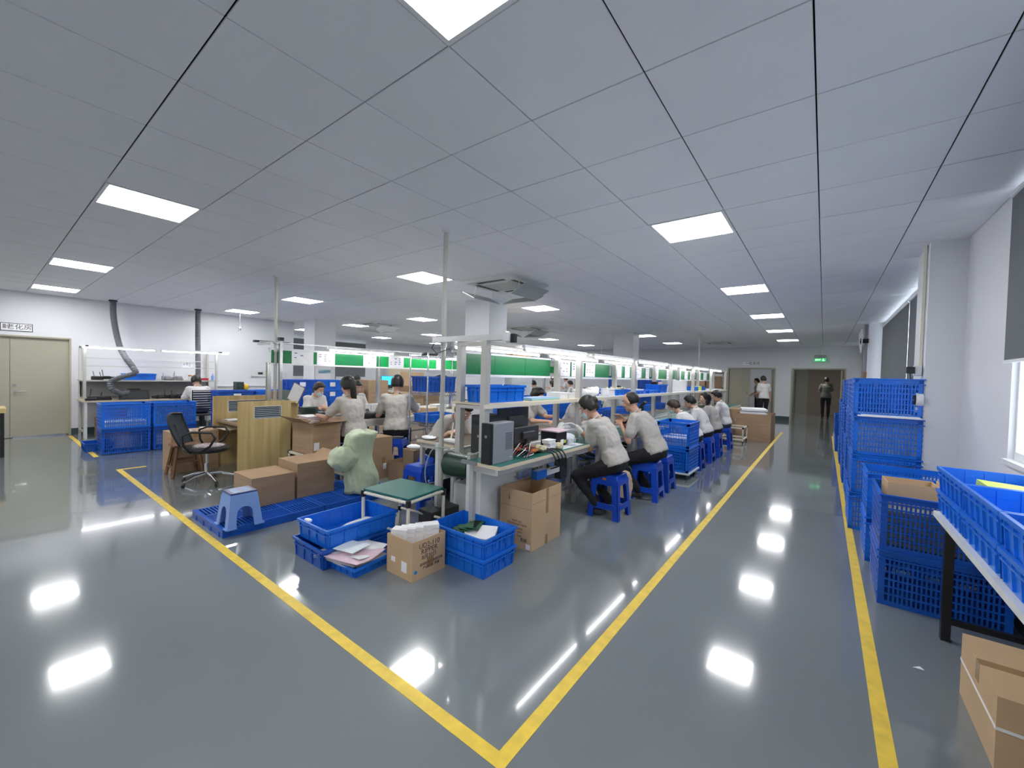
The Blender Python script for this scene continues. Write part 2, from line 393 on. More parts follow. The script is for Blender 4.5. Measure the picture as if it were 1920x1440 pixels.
# columns
def column(nm, x0, x1, y0, y1): wallm_(nm, B(x0, x1, y0, y1, 0, H+.05))
column('wall_column_mid', -5.32, -4.74, 5.50, 6.0); column('wall_column_left', -11.3, -10.72, 5.42, 6.0); column('wall_column_far', -5.1, -4.5, 11.7, 12.2)
t = thing('safety_sign', 'pale arched safety sign with blue characters on the central column', 'sign', (-4.735, 5.72, 1.93))
pts = [(-.14, -.13), (.14, -.13), (.14, .06)]+[(.14*math.cos(a*PI/8), .06+.07*math.sin(a*PI/8)) for a in range(1, 8)]+[(-.14, .06)]
MB().prism(pts, 0, .01, Matrix(((0, 0, 1, 0), (1, 0, 0, 0), (0, 1, 0, 0), (0, 0, 0, 1)))).build('sign_plate', mat('pale_blue_sign', (.55, .72, .85), .5), t)
text('安全', inkb, t, (.012, 0, 0), .12, FACE_E)
# ================================================================== PROP BUILDERS
_pc = {}
def tote_shape(w, l, h, ribs=4, m=None, t=.004):
    """plain walled tote: w along x, l along y"""
    b = MB(); x, y = w/2, l/2; i = .009
    def wall(ax, s):
        if ax == 'x':
            v = [(s*(x-i), -(y-i), 0), (s*(x-i), y-i, 0), (s*x, y, h), (s*x, -y, h)]; o = (-s*t, 0, 0)
        else:
            v = [(-(x-i), s*(y-i), 0), (x-i, s*(y-i), 0), (x, s*y, h), (-x, s*y, h)]; o = (0, -s*t, 0)
        v2 = [tuple(p[k]+o[k] for k in range(3)) for p in v]
        b.add(v+v2, [(0, 1, 2, 3), (7, 6, 5, 4), (3, 2, 6, 7), (1, 0, 4, 5), (0, 3, 7, 4), (2, 1, 5, 6)])
    for s in (-1, 1): wall('x', s); wall('y', s)
    b.box(-(x-i), x-i, -(y-i), y-i, 0, .006)
    rim = MB(); e = .011
    rim.box(x-.002, x+e, -y-e, y+e, h-.02, h).box(-x-e, -x+.002, -y-e, y+e, h-.02, h).box(-x, x, y-.002, y+e, h-.02, h).box(-x, x, -y-e, -y+.002, h-.02, h)
    z2 = h*.66
    rim.box(x-.008, x+e*.6, -y, y, z2, z2+.008).box(-x-e*.6, -x+.008, -y, y, z2, z2+.008).box(-x, x, y-.008, y+e*.6, z2, z2+.008).box(-x, x, -y-e*.6, -y+.008, z2, z2+.008)
    rb = MB(); d = .008
    for k in range(ribs+1):
        f = -1+2*k/ribs; yy = f*(y-.03)
        for s in (-1, 1):
            a = (s*(x-i*.9)-d, s*(x-i*.9)+d, yy-.004, yy+.004); c = (s*x-d, s*x+d, yy-.004, yy+.004); rb.frust(a, c, .012, h-.01)
    n2 = max(2, int(ribs*w/l+.5))
    for k in range(n2+1):
        f = -1+2*k/n2; xx = f*(x-.03)
        for s in (-1, 1):
            a = (xx-.004, xx+.004, s*(y-i*.9)-d, s*(y-i*.9)+d); c = (xx-.004, xx+.004, s*y-d, s*y+d); rb.frust(a, c, .012, h-.01)
    # grip pockets on the short ends
    for s in (-1, 1):
        if l >= w: rb.box(-.06, .06, s*y-.006, s*y+.010, h*.70, h*.74); rb.box(-.06, -.05, s*y-.006, s*y+.010, h*.4, h*.7); rb.box(.05, .06, s*y-.006, s*y+.010, h*.4, h*.7)
        else: rb.box(s*x-.006, s*x+.010, -.06, .06, h*.70, h*.74); rb.box(s*x-.006, s*x+.010, -.06, -.05, h*.4, h*.7); rb.box(s*x-.006, s*x+.010, .05, .06, h*.4, h*.7)
    return b, rim, rb
def copy_parts(key, t):
    for src in _pc[key]:
        o = src.copy(); COL.objects.link(o); o.parent = t
def tote(label, w, l, h, loc, rz=0, m=None, group='plain blue totes', ribs=4, name='tote'):
    m = m or blue; t = thing(name, label, 'tote', loc, rz, group); key = ('t', w, l, h, m.name, ribs)
    if key in _pc: copy_parts(key, t)
    else:
        b, r, rb = tote_shape(w, l, h, ribs); _pc[key] = [b.build('shell', m, t), r.build('rim', m, t), tag(rb.build('ribs', m, t), kind='stuff')]
    return t
def crate(label, w, l, h, loc, rz=0, m=None, group='blue lattice crates', nx=None):
    """perforated turnover crate"""
    m = m or blue; t = thing('crate', label, 'crate', loc, rz, group); key = ('c', w, l, h, m.name)
    if key in _pc: copy_parts(key, t); return t
    x, y = w/2, l/2; f = MB(); c = .035
    for sx in (-1, 1):
        for sy in (-1, 1):
            f.box(min(sx*x, sx*(x-c)), max(sx*x, sx*(x-c)), min(sy*y, sy*(y-.006)), max(sy*y, sy*(y-.006)), 0, h)
            f.box(min(sx*x, sx*(x-.006)), max(sx*x, sx*(x-.006)), min(sy*y, sy*(y-c)), max(sy*y, sy*(y-c)), 0, h)
    def band(z0, z1, e=0):
        f.box(-x-e, x+e, -y-e, -y+.006, z0, z1).box(-x-e, x+e, y-.006, y+e, z0, z1).box(-x-e, -x+.006, -y, y, z0, z1).box(x-.006, x+e, -y, y, z0, z1)
    band(0, .03); band(h-.045, h, .0); 
    rim = MB(); e = .012
    for z0, z1 in ((h-.012, h), (h-.06, h-.05)):
        rim.box(-x-e, x+e, -y-e, -y, z0, z1).box(-x-e, x+e, y, y+e, z0, z1).box(-x-e, -x, -y, y, z0, z1).box(x, x+e, -y, y, z0, z1)
    lat = MB(); z0, z1 = .03, h-.045
    for L, ax in ((w, 0), (l, 1)):
        k = int((L-2*c)/.022); st = (L-2*c)/k
        for i in range(1, k):
            p = -L/2+c+i*st
            for s in (-1, 1):
                if ax == 0: lat.box(p-.005, p+.005, min(s*y, s*(y-.006)), max(s*y, s*(y-.006)), z0, z1)
                else: lat.box(min(s*x, s*(x-.006)), max(s*x, s*(x-.006)), p-.005, p+.005, z0, z1)
    hz = MB(); nh = max(2, int(h/.06))
    for i in range(1, nh):
        z = z0+(z1-z0)*i/nh
        hz.box(-x, x, -y-.004, -y+.008, z-.005, z+.005).box(-x, x, y-.008, y+.004, z-.005, z+.005).box(-x-.004, -x+.008, -y, y, z-.005, z+.005).box(x-.008, x+.004, -y, y, z-.005, z+.005)
    fl = MB()
    for i in range(int(w/.05)): px = -x+.02+i*.05; fl.box(px, px+.02, -y+.01, y-.01, .004, .010)
    for i in range(int(l/.05)): py = -y+.02+i*.05; fl.box(-x+.01, x-.01, py, py+.02, .004, .010)
    a = [f.build('frame', m, t), rim.build('rim', m, t), tag(lat.build('upright_slats', m, t), kind='stuff'), tag(hz.build('cross_slats', m, t), kind='stuff'), tag(fl.build('floor_grid', m, t), kind='stuff')]
    _pc[key] = a; return t
def carton(label, w, l, h, loc, rz=0, m=None, flaps=None, open_=False, tape=True, cat='box', name='carton', group=None, labels=()):
    m = m or card; t = thing(name, label, cat, loc, rz, group); x, y = w/2, l/2; k = .005
    b = MB(); b.box(-x, x, -y, y, 0, .006); b.box(-x, x, -y, -y+k, .006, h).box(-x, x, y-k, y, .006, h).box(-x, -x+k, -y+k, y-k, .006, h).box(x-k, x, -y+k, y-k, .006, h)
    b.build('body', m, t)
    if not open_:
        MB().box(-x, x, -y, -.001, h, h+k).build('flap', m, t); MB().box(-x, x, .001, y, h, h+k).build('flap', m, t)
        if tape:
            B(-x, x, -.025, .025, h+k, h+k+.0008).box(x, x+.0008, -.025, .025, h-.08, h+k).box(-x-.0008, -x, -.025, .025, h-.08, h+k).build('tape', tapem, t)
    if flaps:     # list of (side, angle deg outward from vertical, length)
        for side, ang, ln in flaps:
            a = math.radians(ang); o = MB(); L = ln
            if side in 'ew':
                s = 1 if side == 'e' else -1; dx, dz = s*math.sin(a)*L, math.cos(a)*L
                o.add([(s*x, -y, h), (s*x, y, h), (s*x+dx, y, h+dz), (s*x+dx, -y, h+dz), (s*(x-k), -y, h), (s*(x-k), y, h), (s*(x-k)+dx, y, h+dz+.002), (s*(x-k)+dx, -y, h+dz+.002)],
                      [(0, 1, 2, 3), (7, 6, 5, 4), (3, 2, 6, 7), (0, 3, 7, 4), (1, 5, 6, 2), (0, 4, 5, 1)])
            else:
                s = 1 if side == 'n' else -1; dy, dz = s*math.sin(a)*L, math.cos(a)*L
                o.add([(-x, s*y, h), (x, s*y, h), (x, s*y+dy, h+dz), (-x, s*y+dy, h+dz), (-x, s*(y-k), h), (x, s*(y-k), h), (x, s*(y-k)+dy, h+dz+.002), (-x, s*(y-k)+dy, h+dz+.002)],
                      [(0, 1, 2, 3), (7, 6, 5, 4), (3, 2, 6, 7), (0, 3, 7, 4), (1, 5, 6, 2), (0, 4, 5, 1)])
            o.build('flap', m, t, fix=True)
    for (sd, u, z, a, c) in labels:      # white stickers
        if sd == 'e': B(x, x+.0012, u-a/2, u+a/2, z-c/2, z+c/2).build('sticker', paper, t)
        elif sd == 's': B(u-a/2, u+a/2, -y-.0012, -y, z-c/2, z+c/2).build('sticker', paper, t)
    return t
def stool_proto(label, m, tall=.46, top=.13, foot=.175, rim=None, group='blue plastic stools', orange_tag=False):
    t = thing('plastic_stool', label, 'stool', (0, 0, 0), 0, group); h = tall
    s = MB(); s.frust((-top-.014, top+.014, -top-.014, top+.014), (-top, top, -top, top), h-.075, h-.008); s.frust((-top, top, -top, top), (-top+.012, top-.012, -top+.012, top-.012), h-.008, h)
    s.build('seat', m, t, bevel=.004)
    def P(f, z): k = top+.012+(foot-top-.012)*(1-z/(h-.05)); return k
    for sx in (-1, 1):
        for sy in (-1, 1):
            l = MB()
            for (z0, z1, w0, w1) in ((0, .10, .065, .060), (.10, h*.72, .060, .066), (h*.72, h-.05, .066, .115)):
                a, b = P(0, z0), P(0, z1)
                for ax in (0, 1):
                    def pt(k, wd, z, dd): 
                        u, v = sx*(k-wd), sy*(k-dd)
                        if ax: u, v = sx*(k-dd), sy*(k-wd)
                        return (u, v, z)
                    q = [pt(a, 0, z0, 0), pt(a, w0, z0, 0), pt(b, w1, z1, 0), pt(b, 0, z1, 0), pt(a, 0, z0, .01), pt(a, w0, z0, .01), pt(b, w1, z1, .01), pt(b, 0, z1, .01)]
                    l.add(q, [(0, 1, 2, 3), (7, 6, 5, 4), (0, 4, 5, 1), (3, 2, 6, 7), (0, 3, 7, 4), (1, 5, 6, 2)])
            l.build('leg', m, t, fix=True)
    zc = .13*h/.46; k = P(0, zc)
    for sx in (-1, 1):
        B(sx*k-.006, sx*k+.006, -k+.04, k-.04, zc-.028, zc+.028).build('stretcher', m, t)
        B(-k+.04, k-.04, sx*k-.006, sx*k+.006, zc-.03, zc+.03).build('stretcher', m, t)
        k2 = P(0, h-.08)
        B(sx*k2-.005, sx*k2+.005, -k2, k2, h-.11, h-.06).build('apron', m, t); B(-k2, k2, sx*k2-.005, sx*k2+.005, h-.11, h-.06).build('apron', m, t)
    return t
def arch_stool(label, loc, m, pad, h=.29, top=.105, foot=.14):
    t = thing('plastic_stool', label, 'stool', loc)
    def K(z): return foot+(top-foot)*z/h
    s = MB(); s.frust((-top-.004, top+.004, -top-.004, top+.004), (-top, top, -top, top), h-.03, h); s.build('seat', m, t, bevel=.006)
    pts = [(-1, 0), (-.52, 0)]+[(-.52+.0*i, .35*i/2) for i in range(1, 3)]+[(-.52*math.cos(a*PI/8), .40+.22*math.sin(a*PI/8)) for a in range(1, 8)]+[(.52, .35), (.52, 0), (1, 0), (1, .92), (-1, .92)]
    for k in range(4):
        q = MB(); R = Matrix.Rotation(k*PI/2, 4, 'Z'); o = []; i_ = []
        for u, v in pts:
            z = v*h; kk = K(z); o.append(R @ Vector((u*kk, -kk, z))); i_.append(R @ Vector((u*(kk-.006), -kk+.006, z)))
        n_ = len(pts); q.add(o+i_, [tuple(range(n_)), tuple(reversed(range(n_, 2*n_)))]+[(i, n_+i, n_+(i+1) % n_, (i+1) % n_) for i in range(n_)])
        q.build('side_panel', m, t, fix=True)
        for sx in (-1, 1):
            f = MB(); f.add([R @ Vector((sx*(foot*a_), -foot-e, z)) for z in (0, .012) for a_, e in ((.5, .0), (1.03, .0), (1.03, .012), (.5, .012))], [(0, 1, 2, 3), (7, 6, 5, 4), (0, 4, 5, 1), (1, 5, 6, 2), (2, 6, 7, 3), (3, 7, 4, 0)])
            f.build('foot_flange', m, t, fix=True)
    B(-top-.004, top+.004, -top-.004, top+.004, h, h+.012).build('seat_pad', pad, t, bevel=.006)
    for i in range(4):
        for j in range(2): B(-.075+.042*i, -.05+.042*i, -.075+.085*j, -.012+.085*j, h+.012, h+.0135).build('slot', mat('pad_slot_blue', (.25, .35, .6), .2), t)  # slots drawn as paler blue bars on the navy pad
    return t
# ------------------------------------------------------------------ people
def vox(mb, name, m, parent, size, smooth=4, factor=.6):
    me = mb.mesh('tmp'); o = bpy.data.objects.new('tmp', me); COL.objects.link(o)
    bm = bmesh.new(); bm.from_mesh(me); bmesh.ops.remove_doubles(bm, verts=bm.verts, dist=1e-5); bmesh.ops.recalc_face_normals(bm, faces=bm.faces); bm.to_mesh(me); bm.free()
    r = o.modifiers.new('r', 'REMESH'); r.mode = 'VOXEL'; r.voxel_size = size; r.use_smooth_shade = True
    s = o.modifiers.new('s', 'SMOOTH'); s.factor = factor; s.iterations = smooth
    dg = bpy.context.evaluated_depsgraph_get(); dg.update()
    me2 = bpy.data.meshes.new_from_object(o.evaluated_get(dg)); bpy.data.objects.remove(o); bpy.data.meshes.remove(me)
    me2.name = name; me2.materials.clear(); me2.materials.append(m)
    for p in me2.polygons: p.use_smooth = True
    q = bpy.data.objects.new(name, me2); COL.objects.link(q); q.parent = parent; return q
def crumple(o, amp, sc):
    from mathutils import noise
    me = o.data; nn = [v.normal.copy() for v in me.vertices]
    for v, q in zip(me.vertices, nn):
        p = v.co*sc; k = noise.noise(p)+.6*(1-abs(noise.noise(p*1.9)*2))-.4+.3*noise.noise(p*4)
        v.co += q*k*amp
    return o
def ik(S, T, a, b, pole):
    d = T-S; L = min(d.length, (a+b)*.995); d = d.normalized(); T2 = S+d*L
    x = (a*a-b*b+L*L)/(2*L); h = math.sqrt(max(0, a*a-x*x)); pv = (pole-d*pole.dot(d)).normalized()
    return S+d*x+pv*h, T2
def cap(mb, a, b, ra, rb, n=10):
    a, b = Vector(a), Vector(b); d = (b-a).normalized(); mb.tube([a-d*ra*.9, a-d*ra*.6, a, b, b+d*rb*.6, b+d*rb*.9], [ra*.35, ra*.8, ra, rb, rb*.8, rb*.35], n)
def hand(mb, W, d, nrm, side, curl=.5, k=1.0):
    """palm and five fingers: W wrist, d pointing direction, nrm palm normal, side = +1 thumb towards s"""
    d = d.normalized(); nrm = (nrm-d*nrm.dot(d)).normalized(); s = d.cross(nrm)*side
    lens = [.070, .078, .073, .058]
    for i in range(4):
        off = s*(.030-.020*i)*k; kn = W+d*(.085-.004*abs(i-1))*k+off
        cap(mb, W+d*.015*k+off*.6, kn, .013*k, .011*k, 8)
        p, v = kn, (d+s*(.10-.07*i)).normalized(); ang = curl*.5
        for j, fr in enumerate((.45, .32, .25)):
            v2 = (v*math.cos(ang)+nrm*math.sin(ang)).normalized(); q = p+v2*lens[i]*fr*k; cap(mb, p, q, (.0095-.001*j)*k, (.0088-.001*j)*k, 8); p, v = q, v2; ang = curl*.75
    p = W+d*.025*k+s*.030*k; v = (d*.7+s*.75+nrm*.35).normalized()
    for j, L in enumerate((.040, .030, .025)):
        q = p+v*L*k; cap(mb, p, q, (.0125-.0015*j)*k, (.011-.0015*j)*k, 8); p = q; v = (v+d*.35+nrm*.2).normalized()
def person(label, loc, rz, seat=.47, lean=15, hp=20, hy=0, hl=(.42, .16, .80), hr=(.42, -.16, .80), hairstyle='short', mask=False, gloves=False, sh=None, tr=None, hm=None,
           scale=1.0, stand=False, near=False, feet=None, vs=None, female=False, hcurl=.6, twist=0, arms=True, legs=True, band=None, watch=False, group=None, knee=.13):
    sh = sh or shirt; tr = tr or trous; hm = hm or hair
    t = thing('person', label, 'person', loc, rz, group); t.scale = (scale,)*3
    v = vs or (.0095 if near else .015)
    hipz = .93 if stand else seat+.10
    hip = Vector((0, 0, hipz)); la = math.radians(lean); U = Vector((math.sin(la), 0, math.cos(la))); X = Vector((math.cos(la), 0, -math.sin(la)))
    Y = Vector((0, 1, 0))
    la2 = math.radians(lean*1.35+(3 if not stand else 0)); U2 = Vector((math.sin(la2), 0, math.cos(la2)))
    ws = .92 if female else 1.0
    mid = hip+U*.22; chest = mid+U2*.145; neck = chest+U2*.125
    if twist:
        a = math.radians(twist); Ys = Vector((-math.sin(a)*math.cos(la), math.cos(a), math.sin(a)*math.sin(la)))
    else: Ys = Y
    Xs = Ys.cross(U2)
    rings = [(hip-U*.09, X*.07, Y*.11), (hip-U*.03, X*.115, Y*.165), (hip+U*.06, X*.115, Y*.16), (mid-U*.06, X*.10, Y*.138*ws), (mid+U*.03, X*.108, Ys*.148*ws), (chest, Xs*.115, Ys*.165*ws), (chest+U2*.08, Xs*.085, Ys*.150*ws), (neck-U2*.01, Xs*.07, Ys*.10), (neck+U2*.02, Xs*.05, Ys*.055)]
    ha = math.radians(hp); hyr = math.radians(hy)
    HD = Matrix.Rotation(hyr+math.radians(twist), 3, 'Z') @ Matrix.Rotation(ha, 3, 'Y')
    hc = neck+U2*.055+HD @ Vector((.03, 0, .115))
    S = {1: chest+U2*.085+Ys*.17*ws, -1: chest+U2*.085-Ys*.17*ws}
    body = MB(); body.loft([(c, a*.93, b*.93) for c, a, b in rings])
    body.tube([neck-U2*.03, neck+U2*.05, hc+HD @ Vector((-.01, 0, -.06))], [.06, .051, .052], 12)
    # head
    hm4 = HD
    body.ell(hc+hm4 @ Vector((-.012, 0, .022)), (.098, .077, .098), hm4)
    body.ell(hc+hm4 @ Vector((.022, 0, -.045)), (.066, .056, .072), hm4)
    body.ell(hc+hm4 @ Vector((.055, 0, -.093)), (.026, .028, .022), hm4)
    body.tube([hc+hm4 @ Vector(q) for q in ((.075, 0, .022), (.094, 0, -.004), (.108, 0, -.022), (.088, 0, -.034))], [.007, .010, .014, .012], 8)
    for s in (-1, 1):
        body.ell(hc+hm4 @ Vector((.078, s*.030, .028)), (.014, .022, .007), hm4, 8, 6)
        body.ell(hc+hm4 @ Vector((.060, s*.042, -.025)), (.022, .020, .022), hm4, 8, 6)
        body.ell(hc+hm4 @ Vector((-.008, s*.080, -.008)), (.018, .009, .031), hm4, 8, 6)
    slv = MB(); glv = MB(); wt = MB()
    if arms:
        for s, T_ in ((1, hl), (-1, hr)):
            if T_ is None: continue
            T_ = Vector(T_); pole = Vector((-.35, s*.38, -.8)); E, Wp = ik(S[s], T_, .285, .255, pole)
            cap(body, S[s]-U2*.01, E, .040, .037); cap(body, E, Wp, .037, .025)
            d = (Wp-E).normalized(); d2 = (d+Vector((.15, -s*.15, -.25))).normalized()
            nrm = Vector((0, -s*.55, -.85))
            if not gloves: hand(body, Wp, d2, nrm, 1 if s > 0 else -1, hcurl)
            else:
                hand(glv, Wp, d2, nrm, 1 if s > 0 else -1, hcurl, 1.12); cap(glv, Wp-d*.06, Wp+d*.01, .033, .031)
            M1 = S[s].lerp(E, .70)
            cap(slv, S[s]-Ys*(s*.02), M1, .071, .068); cap(slv, neck-U2*.035, S[s], .05, .066)
            if watch and s == -1: wt.tube([Wp-d*.05, Wp-d*.025], [.033, .031], 12)
    # legs
    pan = MB(); sho = MB()
    if legs:
        for s in (-1, 1):
            hj = hip+Vector((0, s*.09, -.02))
            if stand:
                kn = hj+Vector((.02, s*.01, -.43)); an = Vector((-.02, s*.09, .09))
            else:
                kn = Vector((.40, s*knee, seat+.075)); an = Vector((.36, s*.14, .10))
                if feet: an = Vector((feet[0], s*feet[1], .10))
                kn, an = ik(hj, an, .42, .40, Vector((1, s*.15, .9)))
            cap(body, hj, kn, .072, .05); cap(body, kn, an, .048, .033); body.tube([an, an+Vector((0, 0, -.03)), an+Vector((.08, 0, -.06))], [.035, .035, .028], 8)
            cap(pan, hj, kn, .092, .066); cap(pan, kn, an, .064, .050)
            sho = MB(); sho.loft([(an+Vector((-.045, 0, -.045)), Vector((0, .028, 0)), Vector((0, 0, .035))), (an+Vector((0, 0, -.04)), Vector((0, .040, 0)), Vector((0, 0, .050))), (an+Vector((.08, 0, -.06)), Vector((0, .044, 0)), Vector((0, 0, .033))), (an+Vector((.15, 0, -.072)), Vector((0, .036, 0)), Vector((0, 0, .022)))]); vox(sho, 'shoe', dgrey, t, .012, 3)
        pan.loft([(hip-U*.10, X*.09, Y*.13), (hip-U*.03, X*.125, Y*.178), (hip+U*.05, X*.122, Y*.168), (hip+U*.10, X*.115, Y*.158)])
        crumple(vox(pan, 'trousers', tr, t, max(v*1.4, .014), 4), .010, 8)
    else:
        pan.loft([(hip-U*.10, X*.09, Y*.13), (hip-U*.03, X*.125, Y*.178), (hip+U*.08, X*.12, Y*.165)]); vox(pan, 'trousers', tr, t, .016, 4)
    vox(body, 'body', skin, t, v, 3, .5)
    r2 = [(hip-U*(.02 if not stand else .06), X*.136, Y*.190)]+[(c, a*1.10+a.normalized()*.008, b*1.06+b.normalized()*.008) for c, a, b in rings[2:6]]+[(chest+U2*.08, Xs*.105, Ys*.175*ws)]+[(neck-U2*.02, Xs*.075, Ys*.115), (neck+U2*.005, Xs*.060, Ys*.068)]
    slv.loft(r2); crumple(vox(slv, 'polo_shirt', sh, t, v*1.25, 3), .009, 9)
    cl = MB(); cl.tube([neck+Xs*(.062*math.cos(a))+Ys*(.066*math.sin(a))+U2*(.018-.020*math.cos(a)) for a in [i*PI/6 for i in range(-5, 6)]], .013, 6); cl.build('collar', sh, t, smooth=True)
    if gloves: vox(glv, 'gloves', glovem, t, .007 if near else .012, 2)
    if watch: wt.build('wristwatch', black, t)
    # hair
    def hf(dv):
        front = dv.x; z = dv.z
        lim = .30+max(0, z)*.75
        if front > lim and z < .80: return .80
        if z < -.75 or (z < -.35 and front > -.15): return .7
        if front < -.1 and z < 0: return 1.0-.28*z
        return 1.02
    hb = MB(); big = 1.15 if female else 1.11
    hb.ell(hc+hm4 @ Vector((-.014, 0, .026)), (.098*big, .077*big+.006, .098*big+.004), hm4, 28, 18, hf)
    if hairstyle == 'short' and not female: hb.ell(hc+hm4 @ Vector((.03, 0, .085)), (.06, .065, .035), hm4, 12, 8)
    if hairstyle == 'bald':
        hb = MB(); hb.ell(hc+hm4 @ Vector((-.018, 0, .020)), (.098*1.07, .077*1.10, .102*1.03), hm4, 28, 18, lambda dv: .8 if dv.x > .12+max(0, dv.z)*.15 or dv.z < -.6 else 1.0)
    if hairstyle == 'pony':
        p0 = hc+hm4 @ Vector((-.10, 0, .05)); pts = [p0, p0+Vector((-.035, 0, -.005)), p0+Vector((-.055, 0, -.08)), p0+Vector((-.055, -.01, -.20)), p0+Vector((-.045, -.03, -.32)), p0+Vector((-.03, -.05, -.42)), p0+Vector((-.02, -.06, -.48))]
        hb.tube(pts, [.026, .032, .040, .041, .034, .022, .005], 12)
    if hairstyle == 'bun': hb.ell(hc+hm4 @ Vector((-.105, 0, .035)), (.045, .045, .045))
    if hairstyle == 'long':
        p0 = hc+hm4 @ Vector((-.055, 0, .0)); hb.loft([(p0+Vector((0, 0, .05)), Vector((.06, 0, 0)), Vector((0, .085, 0))), (p0+Vector((-.01, 0, -.08)), Vector((.05, 0, 0)), Vector((0, .088, 0))), (p0+Vector((-.02, 0, -.20)), Vector((.035, 0, 0)), Vector((0, .075, 0))), (p0+Vector((-.02, 0, -.26)), Vector((.015, 0, 0)), Vector((0, .04, 0)))])
    if near: vox(hb, 'hair', hm, t, .008, 2)
    else: hb.build('hair', hm, t, smooth=True)
    if hairstyle == 'bun' or hairstyle == 'pony':
        MB().cyl(hc+hm4 @ Vector((-.095, 0, .04)), .03, .012, 10, axis='x').build('hair_clip', pinkp if hairstyle == 'pony' else tapem, t)
    # face
    e = MB(); b2 = MB(); br = MB()
    for s in (-1, 1):
        e.ell(hc+hm4 @ Vector((.074, s*.030, .010)), (.012, .014, .008), hm4, 8, 6); b2.ell(hc+hm4 @ Vector((.081, s*.030, .009)), (.006, .007, .007), hm4, 8, 6)
        br.tube([hc+hm4 @ Vector((.085, s*.014, .034)), hc+hm4 @ Vector((.084, s*.032, .039)), hc+hm4 @ Vector((.068, s*.052, .032))], .0035, 5)
    e.build('eyes', paper, t, smooth=True); b2.build('irises', black, t, smooth=True); br.build('eyebrows', hm, t)
    if mask:
        mm = MB(); mm.ell(hc+hm4 @ Vector((.030, 0, -.052)), (.080, .066, .060), hm4, 20, 12, lambda dv: 1 if dv.x > .1 else .7)
        mm.build('face_mask', maskm, t, smooth=True)
        st = MB()
        for s in (-1, 1): st.tube([hc+hm4 @ Vector((.045, s*.062, -.03)), hc+hm4 @ Vector((-.01, s*.086, .008)), hc+hm4 @ Vector((-.02, s*.088, -.012)), hc+hm4 @ Vector((.035, s*.062, -.08))], .0018, 5)
        st.build('mask_straps', paper, t)
    else:
        MB().ell(hc+hm4 @ Vector((.083, 0, -.062)), (.012, .022, .006), hm4, 10, 6).build('mouth', lipm, t, smooth=True)
    return t
# ================================================================== RIGHT ASSEMBLY LINE
PY = [2.64, 4.32, 6.06, 7.95, 9.6, 11.4, 13.3]
def table_line(nm, lab, x0, x1, y0, y1, z, topm, edgem=cream, legs=True, step=1.75):
    t = thing(nm, lab, 'workbench', (0, 0, 0))
    B(x0, x1, y0, y1, z-.03, z-.002).build('tabletop', edgem, t); B(x0+.006, x1-.006, y0+.006, y1-.006, z-.002, z).build('antistatic_mat', topm, t)
    y = y0+.05
    while y < y1:
        for x in (x0+.04, x1-.04):
            if not (nm == 'workbench' and x0 == -2.33 and y < 3 and x > -2.2): B(x-.02, x+.02, y-.02, y+.02, 0, z-.03).build('leg', alu, t)
        B(x0+.06, x1-.06, y-.015, y+.015, z-.09, z-.03).build('cross_rail', alu, t); y += step
    B(x1-.055, x1-.025, y0, y1, z-.075, z-.03).build('front_rail', alu, t)
    B(x0+.02, x0+.04, y0, y1, .18, .22).build('foot_rail', alu, t)
    return t
tA = table_line('workbench', 'long green topped workbench on the aisle side of the right assembly line', -2.33, -1.96, 2.45, 14.0, .76, matg)
# white end cabinet under it is a part
MB().box(-2.44, -2.27, 2.58, 3.05, .02, .725).build('end_panel', white2, tA)
B(-2.36, -2.2, 2.43, 2.449, .735, .765).build('end_bracket', grey, tA)
tA2 = table_line('workbench', 'brown topped workbench on the far side of the right assembly line', -3.55, -2.98, 2.95, 14.0, .74, mat('brown_benchtop', (.16, .12, .09), .4, noise=(3, .2)))
# conveyor
cv = thing('conveyor', 'green belt conveyor with white frame running down the right assembly line', 'conveyor', (0, 0, 0))
CX0, CX1 = -2.88, -2.56
MB().cyl((CX0, 2.80, .60), .115, CX1-CX0, 40, axis='x').build('end_roller', belt, cv)
B(CX0+.005, CX1-.005, 2.80, 14.0, .705, .716).box(CX0+.005, CX1-.005, 2.80, 14, .484, .495).build('belt', belt, cv)
for x in (CX0-.03, CX1+.002): B(x, x+.028, 2.72, 14.0, .45, .73).build('side_plate', white2, cv)
B(CX0-.07, CX0-.03, 2.68, 2.74, 0, .80).build('leg', white2, cv); B(CX1+.03, CX1+.07, 2.68, 2.74, 0, .76).build('leg', alu, cv)
for y in (4.5, 6.5, 8.5, 10.5, 12.5):
    for x in (CX0-.05, CX1+.05): B(x-.02, x+.02, y-.02, y+.02, 0, .45).build('leg', alu, cv)
B(CX0+.0, CX1-.0, 2.86, 3.5, 0, .40).build('motor_cover', white2, cv, bevel=.01)
MB().cyl((CX1+.07, 2.71, .30), .012, .03, 8, axis='x').build('bolt', steel, cv)
